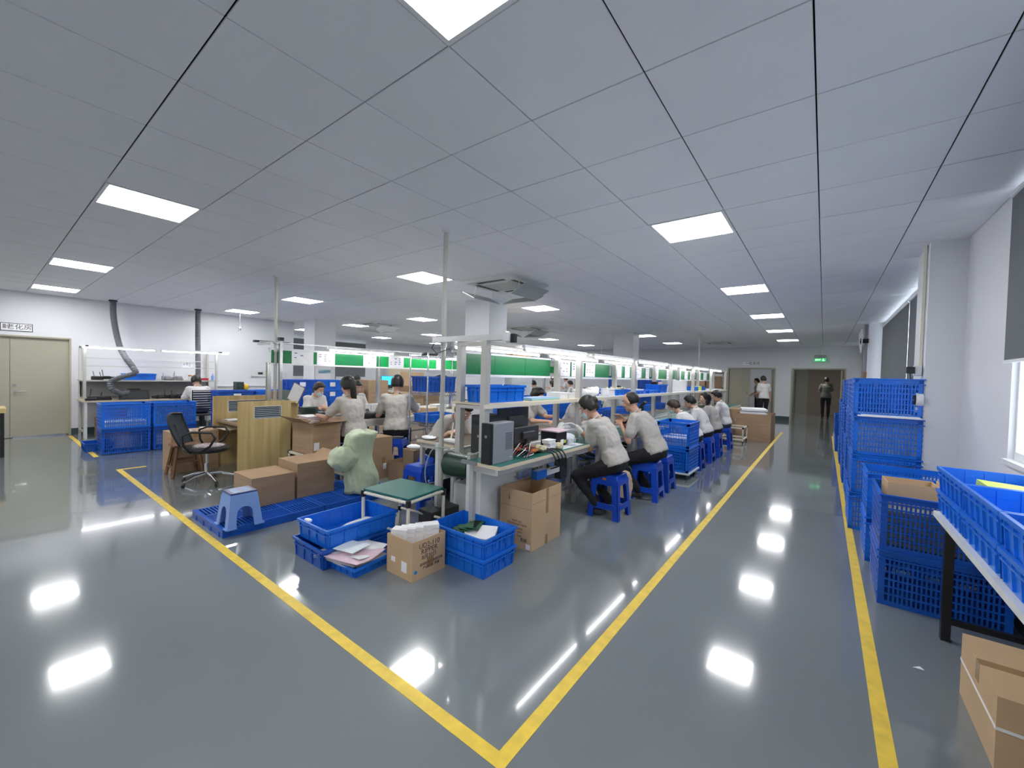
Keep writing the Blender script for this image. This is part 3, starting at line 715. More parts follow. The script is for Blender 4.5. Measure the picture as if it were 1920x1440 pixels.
# rack frame
fr = thing('assembly_rack', 'aluminium post rack with shelf and green boards over the right assembly line', 'rack', (0, 0, 0))
XRp, XLp, ZT = -2.3, -2.62, 1.76
for y in PY:
    B(XRp-.03, XRp+.03, y-.03, y+.03, .76, ZT).build('post', alu, fr); B(XLp-.03, XLp+.03, y, y+.06, .74, ZT).build('post', alu, fr)
    for z in (1.17, ZT-.04): B(XLp+.03, XRp-.03, y-.02, y+.02, z, z+.03).build('cross_bar', alu, fr)
for x in (XRp-.02, XLp-.02): B(x, x+.03, PY[0]+.03, PY[-1], ZT-.03, ZT).build('top_rail', alu, fr)
for k in range(6):
    a, b = PY[k]+(.03 if k else -.02), PY[k+1]-.03
    B(XLp-.06, XRp+.028, a, b, 1.205, 1.22).build('shelf_board', cream if k == 0 else white2, fr)
    B(XRp+.03, XRp+.045, a-.03, b+.03, 1.18, 1.215).build('shelf_edge', ivory, fr)
    m = green if k == 0 else mat('green_board_bay%d' % k, (.0, .36+.02*k, .12), .35)
    seg = 3 if k == 0 else 2
    for j in range(seg):
        ya = PY[k]+.06+(b-PY[k]-.06)*j/seg; yb = PY[k]+.06+(b-PY[k]-.06)*(j+1)/seg-.006
        B(XLp-.07, XLp-.064, ya, yb, 1.47, 1.665).build('green_board', green, fr)
    B(XLp-.08, XLp-.055, a, b, 1.445, 1.47).build('board_rail', white, fr); B(XLp-.08, XLp-.055, a, b, 1.665, 1.685).build('board_rail', white, fr)
bar = MB(); bar.box(-2.96, -2.08, 2.62, 2.68, ZT, ZT+.05); bar.build('top_bar', steel, fr)
MB().cyl((-2.09, 2.65, ZT-.01), .035, .07, 12).build('elbow_joint', white, fr); B(-2.06, -2.02, 2.66, 2.70, ZT-.02, ZT+.05).build('clip', black, fr)
MB().tube([(-2.96, 2.65, ZT), (-2.99, 2.64, ZT-.05), (-2.94, 2.66, ZT-.1), (-2.80, 2.68, ZT-.06), (-2.7, 2.68, ZT-.1)], .004, 5).build('loose_cable', black, fr)
def tube_light(lab, x, y0, y1, z, grp, h=True):
    t = thing('tube_light', lab, 'tube light', (x, 0, z), 0, grp)
    MB().prism([(-.022, 0), (.022, 0), (.015, .03), (-.015, .03)], 0, y1-y0, Matrix(((1, 0, 0, 0), (0, 0, 1, y0), (0, 1, 0, 0), (0, 0, 0, 1)))).build('housing', white, t)
    MB().cyl((0, y0+.03, -.014), .010, y1-y0-.06, 8, axis='y').build('tube', tube_l, t)
    MB().cyl((0, y0+.01, -.016), .016, .02, 8, axis='y').cyl((0, y1-.03, -.016), .016, .02, 8, axis='y').build('end_cap', white, t)
    return t
segs = [(3.1, 4.36), (4.55, 5.85), (6.05, 7.5), (7.75, 9.1), (9.3, 10.7), (10.9, 12.3)]
for k, (a, b) in enumerate(segs): tube_light('lit tube lamp over the aisle-side bench of the right line, %s from the front' % ORD[k], XRp+.06, a, b, 1.73, 'tube lamps on the right line, aisle side')
for k, (a, b) in enumerate([(2.75, 4.25), (4.45, 5.9), (6.1, 7.6), (7.9, 9.3), (9.6, 11)]): tube_light('lit tube lamp behind the green boards of the right line, %s from the front' % ORD[k], XLp-.20, a, b, 1.735, 'tube lamps on the right line, far side')
# tall poles to ceiling
def pole(lab, x, y, z0, r=.02, name='pole'):
    t = thing(name, lab, 'pole', (x, y, 0)); MB().cyl((0, 0, z0), r, H-z0, 14).build('tube', alu, t); MB().cyl((0, 0, H-.02), r*1.8, .02, 14).build('ceiling_flange', white, t)
    MB().cyl((0, 0, 1.72), r*1.35, .05, 12).build('clamp', white, t); return t
pole('tall grey cable pole from conveyor head up to ceiling', -2.89, 2.70, 0, .022)
pole('tall grey cable pole beside the left line rack', -6.40, 2.66, .7, .022)
pole('thin pole rising to the ceiling at far end of right line', -2.9, 12.7, 1.7, .02)
pole('thin cable pole by the far column', -5.3, 11.3, 1.7, .012)
# notices
def notice(lab, x, y, z, ln, h, grp, tilt=0, ink=True, m=None):
    t = thing('notice_sheet', lab, 'notice', (x, y, z), 0, grp)
    B(0, .0015, -ln/2, ln/2, -h/2, h/2).build('sheet', m or paper, t)
    if ink:
        b = MB(); rr = random.Random(int(y*100))
        for i in range(3):
            for j in range(4):
                if rr.random() < .6: b.box(.0015, .002, -ln*.38+i*ln*.27, -ln*.38+i*ln*.27+ln*.16*rr.uniform(.5, 1), h*.30-j*h*.17, h*.36-j*h*.17)
        b.build('printed_marks', inkb if rr.random() < .5 else grey, t)
    t.rotation_euler = (tilt, 0, 0); return t
k = 0
for y, ln in ((4.62, .30), (4.98, .34), (5.36, .30), (6.35, .30), (6.75, .22), (7.3, .26), (7.75, .20), (8.25, .30), (9.1, .3), (9.9, .28), (10.5, .3), (11.0, .26), (11.8, .3), (12.5, .4)):
    notice('white printed sheet on the right line green boards, %s from the front' % ORD[k], XLp-.058, y, 1.575, ln, .20, 'printed sheets on the right line', random.uniform(-.04, .04)); k += 1
# things on the rack shelf
Z1 = 1.22
tote('blue tote at the front end of the upper shelf of right line', .25, .56, .155, (-2.45, 2.98, Z1), 0, blue, 'blue totes on the rack shelf', ribs=4)
t = thing('paper_scrap', 'small white paper peak sticking out of the front shelf tote', 'paper', (-2.42, 3.02, Z1+.007)); MB().add([(0, -.03, 0), (0, .03, 0), (.01, 0, .20), (.008, -.03, 0), (.008, .03, 0)], [(0, 1, 2), (3, 2, 4), (0, 3, 4, 1), (0, 2, 3), (1, 4, 2)]).build('sheet', paper, t)
t = thing('plastic_tray', 'pale green flat tray on the shelf right of the front blue tote', 'tray', (-2.42, 3.62, Z1)); B(-.12, .12, -.27, .27, 0, .018).build('base', mat('pale_green_plastic', (.30, .55, .48), .4), t, bevel=.004); B(-.1, .1, -.25, .25, .018, .024).build('liner', lblue, t)
def smallbox(lab, x, y, z, w, l, h, m=white, cat='box', grp=None, name='white_box'):
    t = thing(name, lab, cat, (x, y, z), 0, grp); B(-w/2, w/2, -l/2, l/2, 0, h*.8).build('body', m, t, bevel=.003); B(-w/2-.003, w/2+.003, -l/2-.003, l/2+.003, h*.8, h).build('lid', m, t, bevel=.002); return t
smallbox('small white box on upper shelf before the second post', -2.42, 4.03, Z1, .18, .17, .07)
smallbox('second white box pushed against the second post', -2.42, 4.22, Z1, .18, .15, .065)
def bundle(lab, x, y, z, sx, sy, sz, m, name='cloth_bundle', cat='bundle', rough=.18, res=.018, seed=1):
    rr = random.Random(seed); t = thing(name, lab, cat, (x, y, z)); b = MB()
    b.ell((0, 0, sz*.42), (sx*.46, sy*.46, sz*.42), None, 16, 10)
    for i in range(9): b.ell((rr.uniform(-.3, .3)*sx, rr.uniform(-.36, .36)*sy, sz*rr.uniform(.3, .6)), (sx*.22, sy*.16, sz*.35), Matrix.Rotation(rr.uniform(-1, 1), 3, 'X'), 8, 6)
    vox(b, 'cloth', m, t, res, 2); return t
bundle('large pile of folded white cloth on the upper shelf', -2.43, 4.78, Z1, .26, .62, .12, mat('white_cloth', (.78, .78, .75), .9, bump=(14, .6, .02)), seed=3)
smallbox('upright white box after the cloth pile on upper shelf', -2.38, 5.32, Z1, .12, .20, .10)
smallbox('low blue parts bin behind upright white box', -2.50, 5.12, Z1, .1, .14, .07, blue_d, 'bin', None, 'parts_bin')
k = 0
for y, l, h, m in ((5.72, .46, .085, blue), (6.42, .55, .06, blue), (7.05, .5, .06, blue), (7.58, .40, .15, blue)):
    tote('blue shallow tote on upper shelf, %s beyond the third post' % ['first just', 'second', 'third', 'last and tallest'][k] if k else 'blue shallow tote on upper shelf just before the third post', .26, l, h, (-2.44, y, Z1), 0, m, 'blue totes on the rack shelf', 3); k += 1
t = thing('parts_pile', 'yellow and white small parts heaped in the third-bay tote', 'parts', (-2.44, 5.72, Z1+.008)); t['kind'] = 'stuff'
b = MB(); rr = random.Random(4)
for i in range(40): b.ell((rr.uniform(-.1, .1), rr.uniform(-.18, .18), .05+rr.uniform(0, .05)), (.02, .02, .015), None, 6, 4)
b.build('small_parts', mat('cream_parts', (.75, .70, .45), .5, noise=(20, .4)), t)
t = thing('white_paper_stack', 'white paper stack in the low blue tote on shelf', 'paper', (-2.44, 6.42, Z1+.007)); B(-.1, .1, -.2, .2, 0, .07).build('sheets', paper, t)
t = thing('document_board', 'large upright white board standing on the upper shelf', 'board', (-2.40, 8.75, Z1)); B(-.02, .02, -.65, .65, 0, .23).build('panel', white2, t, bevel=.003); B(.02, .024, -.6, .6, .02, .21).build('face', white, t)
for k, (y, m, nm) in enumerate(((10.0, blue, 'blue'), (10.35, yellowp, 'yellow'), (10.75, blue_d, 'dark blue'))): smallbox('%s small bin on the upper shelf past the white panel' % nm, -2.40, y, Z1, .18, .26, .1, m, 'bin', None, 'parts_bin')
for k, (y, m) in enumerate(((7.56, pinkp), (7.66, pinkp), (7.46, black))):
    smallbox(['pink soft pack in tallest shelf tote', 'second pink pack at the back of tallest shelf tote', 'black pack in tallest shelf tote'][k], -2.44, y, Z1+.007, .1, .08, .19, m, 'pack', None, 'pack')
# things on the aisle-side bench
ZB = .76
t = thing('computer_tower', 'silver and black computer tower standing at the front end of right bench', 'computer', (-2.105, 2.60, ZB))
B(-.05, .05, -.13, .14, 0, .325).build('case', mat('silver_case', (.36, .37, .39), .4, .3), t, bevel=.004); B(-.052, .052, -.16, -.13, 0, .325).build('front_panel', black, t, bevel=.005)
b = MB()
for i in range(6):
    for j in range(11): b.box(.05, .0506, .03+i*.015, .04+i*.015, .10+j*.013, .107+j*.013)
tag(b.build('vent_holes', dgrey, t), kind='stuff'); MB().cyl((.0, -.164, .22), .012, .004, 12, axis='y').build('power_button', grey, t); B(.05, .0508, .09, .115, .03, .036).build('badge', white, t)
t = thing('computer_tower', 'tall black computer tower behind the silver one', 'computer', (-2.42, 2.84, ZB)); B(-.10, .08, -.13, .13, 0, .345).build('case', dgrey, t, bevel=.006); B(-.08, .06, -.132, -.13, .26, .30).build('drive_bay', black, t); B(-.02, .0, -.134, -.13, .15, .17).build('power_button', grey, t)
def monitor(lab, x, y, z, w, h, ry=0, m=dgrey, front=None, rz=0, flip=1):
    t = thing('monitor', lab, 'monitor', (x, y, z), rz); B(-.015, .015, -w/2, w/2, .08, .08+h).build('back_shell', m, t, bevel=.006)
    B(.015*flip, .045*flip, -w*.25, w*.25, .12, .08+h*.7).build('rear_bulge', m, t, bevel=.006, fix=True) if flip > 0 else B(-.045, -.015, -w*.25, w*.25, .12, .08+h*.7).build('rear_bulge', m, t, bevel=.006)
    B(-.015*flip-.002, -.015*flip+.002, -w/2+.012, w/2-.012, .10, .07+h).build('screen', front or black, t); B(-.02, .03, -.03, .03, .01, .16).build('neck', m, t); MB().cyl((0, 0, 0), .09, .012, 20).build('base', m, t); return t
monitor('black monitor seen from behind under the shelf of right line', -2.36, 3.13, ZB+.06, .47, .26)
smallbox('black riser block carrying the black monitor', -2.36, 3.13, ZB, .2, .3, .06, dgrey, 'riser', None, 'riser')
monitor('second smaller black monitor with white badge before first one', -2.235, 3.17, ZB, .40, .15)
t = thing('label_printer', 'black label printer with pink sheet on top', 'printer', (-2.20, 3.62, ZB)); B(-.10, .10, -.10, .10, 0, .15).build('body', black, t, bevel=.01); B(.1, .103, -.03, .03, .03, .07).build('label_slot', white, t); B(.1, .104, .04, .07, .03, .06).build('button_panel', yellowp, t)
t = thing('paper_sheet', 'pink paper sheets lying on the black label printer', 'paper', (-2.20, 3.62, ZB+.151)); B(-.11, .12, -.12, .13, 0, .012).build('sheets', pinkp, t)
t = thing('tape_dispenser', 'white rounded device right of the black label printer', 'dispenser', (-2.18, 3.88, ZB)); b = MB(); b.ell((0, 0, .05), (.07, .11, .05), None, 14, 8); b.build('body', white, t, smooth=True); B(-.06, .06, -.08, .08, 0, .05).build('base', white2, t, bevel=.01)
t = thing('loose_board', 'orange brown board lying among cables on the bench', 'board', (-2.16, 3.12, ZB+.03), .3); B(-.12, .10, -.13, .14, 0, .008).build('board', orange, t)
for i, (a, b_, c) in enumerate(((-.1, 0, 0), (.08, .1, .2), (.02, -.1, .1))): B(a-.01, a+.01, b_-.01, b_+.01, -.03, 0).build('spacer', black, t)
def cable(lab, pts, r=.006, m=black, name='cable'):
    t = thing(name, lab, 'cable', (0, 0, 0)); P = [Vector(p) for p in pts]; out = []
    for i in range(len(P)-1):
        a, b_, c, d = P[max(i-1, 0)], P[i], P[i+1], P[min(i+2, len(P)-1)]
        for k in range(6):
            u = k/6; out.append(.5*((2*b_)+(c-a)*u+(2*a-5*b_+4*c-d)*u*u+(3*b_-a-3*c+d)*u**3))
    out.append(P[-1]); MB().tube(out, r, 6).build('cord', m, t, smooth=True); return t
for k in range(4):
    cable('black cable looping over bench edge onto the power strip, %s of four' % ORD[k], [(-2.16, 2.98+.05*k, ZB+.04), (-2.06, 3.08+.06*k, ZB+.03), (-1.97, 3.20+.06*k, ZB+.012), (-1.935, 3.24+.06*k, ZB-.07), (-1.98, 3.34+.03*k, .62), (-2.08, 3.38, .57)])
for k in range(5): cable('thin tangled %s wire on bench behind the silver tower, strand %s' % (['white', 'red', 'black', 'white', 'black'][k], ORD[k]), [(-2.12+.02*k, 2.80, ZB+.02), (-2.08, 2.86+.03*k, ZB+.12-.02*k), (-2.15, 2.95+.02*k, ZB+.06), (-2.04, 3.02-.02*k, ZB+.02+.03*k), (-2.03+.01*k, 2.86, ZB+.01)], .004, [paper, red, black, paper, black][k])
cable('pale cable hanging from the silver tower across the conveyor', [(-2.16, 2.5, ZB+.1), (-2.35, 2.46, ZB+.03), (-2.6, 2.62, .77), (-2.95, 2.66, .75), (-3.0, 2.6, .5), (-2.98, 2.7, .2)], .005, mat('grey_cable', (.4, .45, .42), .5))
t = thing('power_strip', 'white and blue power strip hanging under the right bench', 'power strip', (-2.10, 3.42, .52)); B(-.03, .03, -.12, .12, 0, .05).build('body', white, t, bevel=.004); B(-.03, .04, -.30, -.13, -.01, .07).build('adapter', blue, t, bevel=.004); B(-.04, .04, .13, .25, -.08, .12).build('adapter', dgrey, t, bevel=.004)
for k, (y, z) in enumerate(((3.34, 0), (3.36, .035), (3.335, .07))): smallbox('white small box in the bench stack, %s from the bottom' % ORD[k], -2.08, y, ZB+z, .08, .12, .034, paper, 'box', 'small white boxes on the bench', 'small_box')
for k, (x, y) in enumerate(((-2.12, 3.22), (-2.04, 3.47), (-2.06, 3.2))):
    t = thing('parts_bag', ['cream parts bag left of white boxes', 'cream parts bag right of white boxes', 'cream parts bag in front of white boxes'][k], 'bag', (x, y, ZB)); MB().ell((0, 0, .03), (.04, .05, .035), None, 10, 7, lambda d: 1+.15*math.sin(9*d.x+7*d.y)).build('bag', mat('cream_bag', (.70, .64, .42), .6, noise=(30, .4)), t, smooth=True)
t = thing('acrylic_guard', 'clear acrylic guard standing on bench before woman with gloves', 'guard', (-2.08, 3.74, ZB)); B(-.06, .06, -.004, .004, 0, .34).build('sheet', acryl, t); B(-.07, .07, -.05, .05, 0, .006).build('foot', acryl, t)
t = thing('paper_sheet', 'white paper sheet on bench beside the acrylic guard', 'paper', (-2.1, 3.7, ZB)); B(-.1, .1, -.22, .20, 0, .0025).build('sheet', paper, t)
bundle('white plastic bag bulging on bench behind acrylic guard', -2.32, 4.1, .77, .2, .3, .2, white, 'plastic_bag', 'bag', seed=8)
smallbox('grey square fixture plate on the conveyor side of the bench', -2.24, 3.98, ZB, .14, .26, .02, grey, 'fixture', None, 'fixture')
t = thing('parts_bowl', 'red plastic basin in front of the seated man', 'basin', (-2.10, 5.52, ZB)); MB().cyl((0, 0, 0), .10, .12, 20, .15).build('basin', red, t); MB().cyl((0, 0, .12), .155, .012, 20).build('rim', red, t)
t = thing('microscope', 'black inspection microscope on bench behind seated man', 'microscope', (-2.20, 6.1, ZB)); B(-.1, .1, -.1, .1, 0, .03).build('base', black, t, bevel=.006); B(-.08, -.04, -.03, .03, .03, .30).build('column', black, t); MB().cyl((.02, 0, .14), .035, .16, 12).build('optical_tube', black, t); MB().tube([(.02, -.03, .30), (.08, -.03, .36)], .02, 10).tube([(.02, .03, .30), (.08, .03, .36)], .02, 10).build('eyepieces', black, t); MB().cyl((.02, -.08, .08), .03, .05, 10, axis='y').build('lamp', white, t)
for k, y in enumerate((6.9, 7.5, 8.3, 9.2, 10.2)):
    tote('blue tote on the conveyor side of right line, %s behind seated man' % ORD[k], .28, .46, .14, (-3.26, y, .74), 0, blue if k % 2 else blue_d, 'blue totes on the far bench of right line', 3)
smallbox('flat acrylic tray between the seated man and crate stack', -2.12, 6.7, ZB, .2, .5, .03, mat('pale_tray', (.5, .62, .6), .3), 'tray', None, 'tray')
# left bench of right line, near end
t = thing('wifi_router', 'white router with three upright antennas by the conveyor head', 'router', (-3.12, 3.08, .74)); B(-.10, .10, -.05, .05, 0, .03).build('body', white, t, bevel=.005)
for x in (-.07, 0, .07): MB().tube([(x, .04, .02), (x+.02, .05, .20)], .008, 8).build('antenna', ivory, t)
t = thing('cloth_rag', 'white crumpled paper on the end of brown bench', 'paper', (-3.45, 3.05, .741)); MB().ell((0, 0, .015), (.1, .07, .02), None, 12, 6, lambda d: 1+.2*math.sin(11*d.x+5*d.y)).build('cloth', paper, t, smooth=True)
# ================================================================== PEOPLE right line
SG = 'blue plastic stools'
sp = stool_proto('blue stool under the nearest woman with orange sticker', blue_s, group=SG); sp.location = (-1.79, 4.13, 0)
freeze(sp)
B(-.02, .02, -.1475, -.146, .40, .425).build('orange_sticker', orange, sp)
def stool(lab, x, y, rz=0, z=0): return dup(sp, lab, (x, y, z), rz, SG)
stool('blue stool under man with black watch', -1.70, 5.05, .05)
stool('empty blue stool beyond the seated man', -1.72, 5.58, 0)
stool('blue stool under first woman past the crate stack', -1.70, 7.25); stool('blue stool under second woman past crate stack', -1.70, 8.05)
stool('blue stool under the long haired woman past the crate stack', -1.70, 8.75); stool('blue stool under the farthest seated worker on right line', -1.70, 9.85)
person('woman in grey polo with mask and white gloves at nearest right bench', (-1.73, 4.13, 0), PI, lean=22, hp=32, hl=(.36, -.02, .90), hr=(.42, .10, .91), hairstyle='bun', mask=True, gloves=True, near=True, female=True, feet=(.12, .12), watch=False, hcurl=.7)
person('balding man in grey polo with black wristwatch working at right bench', (-1.60, 5.05, 0), PI, lean=24, hp=18, hl=(.40, .12, .86), hr=(.40, .04, .92), hairstyle='bald', near=True, watch=True, scale=1.03, hcurl=.7, feet=(.15, .14), vs=.011)
person('woman with brown hair and hairclip in gloves behind the crate stack', (-1.66, 7.25, 0), PI, lean=28, hp=38, hairstyle='bun', mask=True, gloves=True, hm=hairb, sh=shirtw, female=True, scale=.92)
person('dark haired woman leaning behind the gloved woman', (-1.66, 8.05, 0), PI, lean=22, hp=28, hairstyle='short', sh=shirtw, female=True, scale=.93)
person('woman with long black hair looking toward the aisle on right line', (-1.64, 8.75, 0), PI, lean=16, hp=8, hy=25, hairstyle='long', female=True, scale=.93)
person('farthest seated worker in pale polo beside the low trolley', (-1.66, 9.85, 0), PI, lean=12, hp=20, sh=shirtw, tr=trousg, hairstyle='short', scale=.95)
person('worker in grey polo reaching across behind the right line shelf', (-3.82, 5.3, 0), 0, lean=16, hp=35, hl=(.62, .0, .86), hr=(.60, -.16, .80), female=True, hairstyle='bun', near=True, vs=.012)
person('masked worker leaning forward behind the acrylic guard', (-3.80, 6.75, 0), 0, lean=22, hp=30, mask=True, female=True, gloves=True)
person('man in grey polo bent over the brown bench by conveyor', (-3.80, 3.46, 0), 0, lean=34, hp=40, hl=(.50, .16, .80), hr=(.45, -.22, .80), near=True, vs=.012, hairstyle='short')
stool('blue stool behind conveyor under bent man', -3.82, 3.46); stool('empty blue stool beside the conveyor head', -3.50, 3.0)
stool('blue stool under the reaching worker', -3.84, 5.3); stool('blue stool under the masked worker behind shelf', -3.82, 6.75)
# ================================================================== LEFT ASSEMBLY LINE
XB = -6.43
tB = table_line('workbench', 'grey edged workbench on the near side of the left assembly line', -6.15, -5.50, 3.02, 13.0, .73, mat('pale_benchtop', (.45, .44, .42), .4), alu)
B(-5.50, -5.485, 3.02, 13.0, .63, .725).build('apron', alu, tB)
tB2 = table_line('workbench', 'grey workbench on the far side of the left assembly line', -7.15, -6.60, 2.75, 13.0, .73, mat('pale_benchtop', (.45, .44, .42), .4), alu)
fb = thing('assembly_rack', 'aluminium post rack with green boards over the left assembly line', 'rack', (0, 0, 0))
PB = [2.58, 4.42, 6.25, 8.1, 9.95, 11.8]
for y in PB:
    B(XB-.03, XB+.03, y-.025, y+.025, .686 if y < 3 else 0, 1.84 if y > 3 else 1.56).build('post', steel, fb)
    B(XB-.34, XB+.26, y+.03, y+.05, 1.838, 1.855).build('lamp_arm', steel, fb)
B(XB+.08, XB+.13, 2.68, 2.72, .686, 1.90).build('post', steel, fb); B(XB+.07, XB+.14, 2.67, 2.73, 1.88, 1.93).build('post_cap', black, fb)
for k in range(5):
    a, b = PB[k], PB[k+1]
    B(XB+.032, XB+.04, a+.02, b-.02, 1.555, 1.745).build('green_board', green if k in (0, 3) else greenb, fb)
    B(XB+.03, XB+.05, a, b, 1.53, 1.555).build('board_rail', white, fb); B(XB+.03, XB+.05, a, b, 1.745, 1.765).build('board_rail', white, fb)
B(XB-.35, XB-.28, 2.5, 3.0, 1.86, 1.89).build('bracket_arm', black, fb); B(XB-.35, XB+.1, 2.56, 2.60, 1.82, 1.85).build('bracket', steel, fb); B(XB-.3, XB-.25, 2.55, 12, 1.86, 1.88).build('top_rail', steel, fb)
for k, (a, b) in enumerate(((3.35, 4.6), (4.95, 6.2), (6.5, 7.8), (8.1, 9.4))): tube_light('lit tube lamp above green boards of the left line, %s from the front' % ORD[k], XB+.22, a, b, 1.80, 'tube lamps on the left line, near side')
for k, (a, b) in enumerate(((2.7, 4.2), (4.5, 6.0), (6.3, 7.8))): tube_light('lit tube lamp behind the green boards of the left line, %s from the front' % ORD[k], XB-.30, a, b, 1.76, 'tube lamps on the left line, far side')
k = 0
for y, ln in ((3.05, .33), (3.42, .30), (4.22, .26), (4.78, .34), (5.9, .25), (6.6, .3), (7.3, .3)):
    notice('white printed sheet on the left line green boards, %s from the front' % ORD[k], XB+.042, y, 1.65, ln, .20, 'printed sheets on the left line'); k += 1
notice('framed landscape certificate on the near-left column side', -10.715, 5.66, 1.37, .42, .36, None, 0, False, paper)
t = thing('landscape_picture', 'small blue landscape print on the near-left column', 'picture', (-10.71, 5.70, 1.42)); B(0, .002, -.17, .17, -.04, .06).build('print', mat('landscape_print', (.15, .35, .42), .6, wave=(2, 3, (.6, .75, .8), 0, 'Z')), t); B(0, .001, -.18, .18, -.05, .07).build('frame', white, t)
# stuff on left line bench
ZC = .73
for k, (y, h) in enumerate(((3.62, .20), (3.80, .26))): pass
def stackplates(lab, x, y, z, n, w, l, m, name='tray_stack', cat='trays'):
    t = thing(name, lab, cat, (x, y, z))
    for i in range(n): B(-w/2+random.uniform(-.004, .004), w/2, -l/2+random.uniform(-.004, .004), l/2, i*.022, i*.022+.014).build('tray', m, t)
    return t
stackplates('stack of dark green component trays before the masked worker', -6.05, 2.98, ZC, 9, .16, .22, mat('dark_tray', (.03, .05, .04), .4))
stackplates('lower stack of dark component trays beside the taller one', -5.82, 3.12, ZC, 6, .14, .20, mat('dark_tray', (.03, .05, .04), .4))
t = thing('paper_stack', 'white and pink papers on the end of left bench', 'papers', (-5.78, 2.86, ZC))
for i in range(5): MB().box(-.15, .15, -.10, .10, .02*i, .02*i+.012, Matrix.Rotation(random.uniform(-.3, .3), 4, 'Z')).build('paper_pile', paper if i != 3 else pinkp, t)
bundle('black sheets and sleeves lying along the left bench', -5.68, 3.85, ZC, .2, .8, .12, black, 'black_film', 'film', seed=5)
for k, y in enumerate((3.72, 3.86)): smallbox('white square device with dark mark, %s on left bench' % ['left', 'right'][k], -5.86, y+.1, ZC+.08, .05, .13, .13, white, 'device', None, 'device')
for k, (x, y) in enumerate(((-5.9, 4.75), (-5.75, 5.05), (-5.9, 5.4), (-5.7, 5.8))): smallbox(['white carton with triangle mark on left bench', 'pale box behind man on left bench', 'grey box past the man on left bench', 'low cream box far along the left bench'][k], x, y, ZC, .2, .25, [.18, .1, .14, .08][k], [white, card2, white2, cream][k])
tote('blue tote on the left bench between two workers', .28, .42, .10, (-6.75, 4.6, ZC), 0, blue, 'blue totes on left line', 3)
t = thing('jewel_box', 'heap of orange brown parts before the man with outstretched arm', 'parts', (-5.78, 4.55, ZC)); t['kind'] = 'stuff'
b = MB(); rr = random.Random(9)
for i in range(50): b.ell((rr.uniform(-.12, .12), rr.uniform(-.2, .2), .02+rr.uniform(0, .05)), (.02, .03, .015), None, 6, 4)
b.build('small_parts', mat('amber_parts', (.55, .33, .14), .4, noise=(25, .6)), t); t.name = 'parts_heap'
# workers
person('woman with long black ponytail in grey polo at left bench', (-5.18, 3.20, 0), PI, lean=10, hp=15, hl=(.50, .26, .80), hr=(.42, -.10, .82), hairstyle='pony', near=True, vs=.012, female=True, scale=1.04)
person('man in grey polo with back turned working at left bench', (-5.16, 3.88, 0), math.radians(140), lean=8, hp=12, hl=(.35, .18, .84), hr=(.48, -.30, .80), hairstyle='short', near=True, vs=.012, scale=1.06)
person('hooded looking worker with blue mask facing the aisle on left line', (-7.42, 3.66, 0), .1, lean=20, hp=28, hl=(.40, .06, .84), hr=(.42, -.08, .82), mask=True, sh=shirtw, hm=hairb, near=True, vs=.012, female=True, scale=.98)
person('short haired man in white polo facing aisle behind ponytailed woman', (-7.40, 4.45, 0), -.1, lean=20, hp=22, sh=shirtw, hairstyle='short', near=True, vs=.012)
stool('blue stool under the ponytailed woman', -5.18, 3.20); stool('blue stool under the man with back turned', -5.18, 3.90, .6)
stool('blue stool under the masked worker on left line', -7.45, 3.66); stool('blue stool under the short haired man in white', -7.42, 4.45)
# chrome wire rack
cr = thing('wire_shelving', 'chrome wire shelving unit between the two assembly lines', 'shelving', (-4.80, 4.32, 0))
for sx in (-.2, .2):
    for sy in (-.32, .32):
        MB().cyl((sx, sy, 0), .013, 1.76, 10).build('post', chrome, cr)
        r = MB(); 
        for i in range(34): r.cyl((sx, sy, .05+i*.05), .0155, .004, 8)
        tag(r.build('post_rings', chrome, cr), kind='stuff')
for z in (.15, .72, 1.18, 1.72):
    s = MB()
    for sy in (-.31, .31):
        s.beam((-.2, sy, z), (.2, sy, z), .008).beam((-.2, sy, z-.04), (.2, sy, z-.04), .006)
        for i in range(8): s.beam((-.19+.048*i, sy, z), (-.166+.048*i, sy, z-.04), .005).beam((-.166+.048*i, sy, z-.04), (-.142+.048*i, sy, z), .005)
    for sx in (-.2, .2):
        s.beam((sx, -.31, z), (sx, .31, z), .008).beam((sx, -.31, z-.04), (sx, .31, z-.04), .006)
        for i in range(12): s.beam((sx, -.30+.05*i, z), (sx, -.275+.05*i, z-.04), .005).beam((sx, -.275+.05*i, z-.04), (sx, -.25+.05*i, z), .005)
    for i in range(16): s.beam((-.19+.025*i, -.31, z+.004), (-.19+.025*i, .31, z+.004), .004)
    s.build('wire_shelf', chrome, cr)
tote('left blue tote on the middle shelf of the wire shelving', .34, .26, .23, (-4.80, 4.14, 1.187), 0, blue_d, 'blue totes on the wire shelving', 3)
tote('right blue tote on the middle shelf of the wire shelving', .34, .30, .23, (-4.80, 4.45, 1.187), 0, blue_d, 'blue totes on the wire shelving', 3)
tote('lower blue tote on the waist shelf of the wire shelving', .36, .5, .12, (-4.80, 4.32, .727), 0, blue, 'blue totes on the wire shelving', 4)
bundle('black cables heaped in the right tote of wire shelving', -4.80, 4.45, 1.30, .28, .26, .18, black, 'cable_heap', 'cables', seed=12)
bundle('black electronic parts on the top shelf of wire shelving', -4.82, 4.22, 1.727, .25, .3, .06, dgrey, 'electronic_parts', 'parts', seed=13)
smallbox('grey power module on the top shelf of wire shelving', -4.76, 4.5, 1.727, .16, .18, .07, grey, 'module', None, 'module')
t = thing('signal_tower', 'thin red and yellow signal tower lamp above the wire shelving', 'lamp', (-5.0, 5.1, 0)); MB().cyl((0, 0, 0), .006, 1.78, 8).build('rod', steel, t)
for k, (m) in enumerate((exitg, orange, red)): MB().cyl((0, 0, 1.78+.05*k), .022, .048, 12).build('lens', m, t)
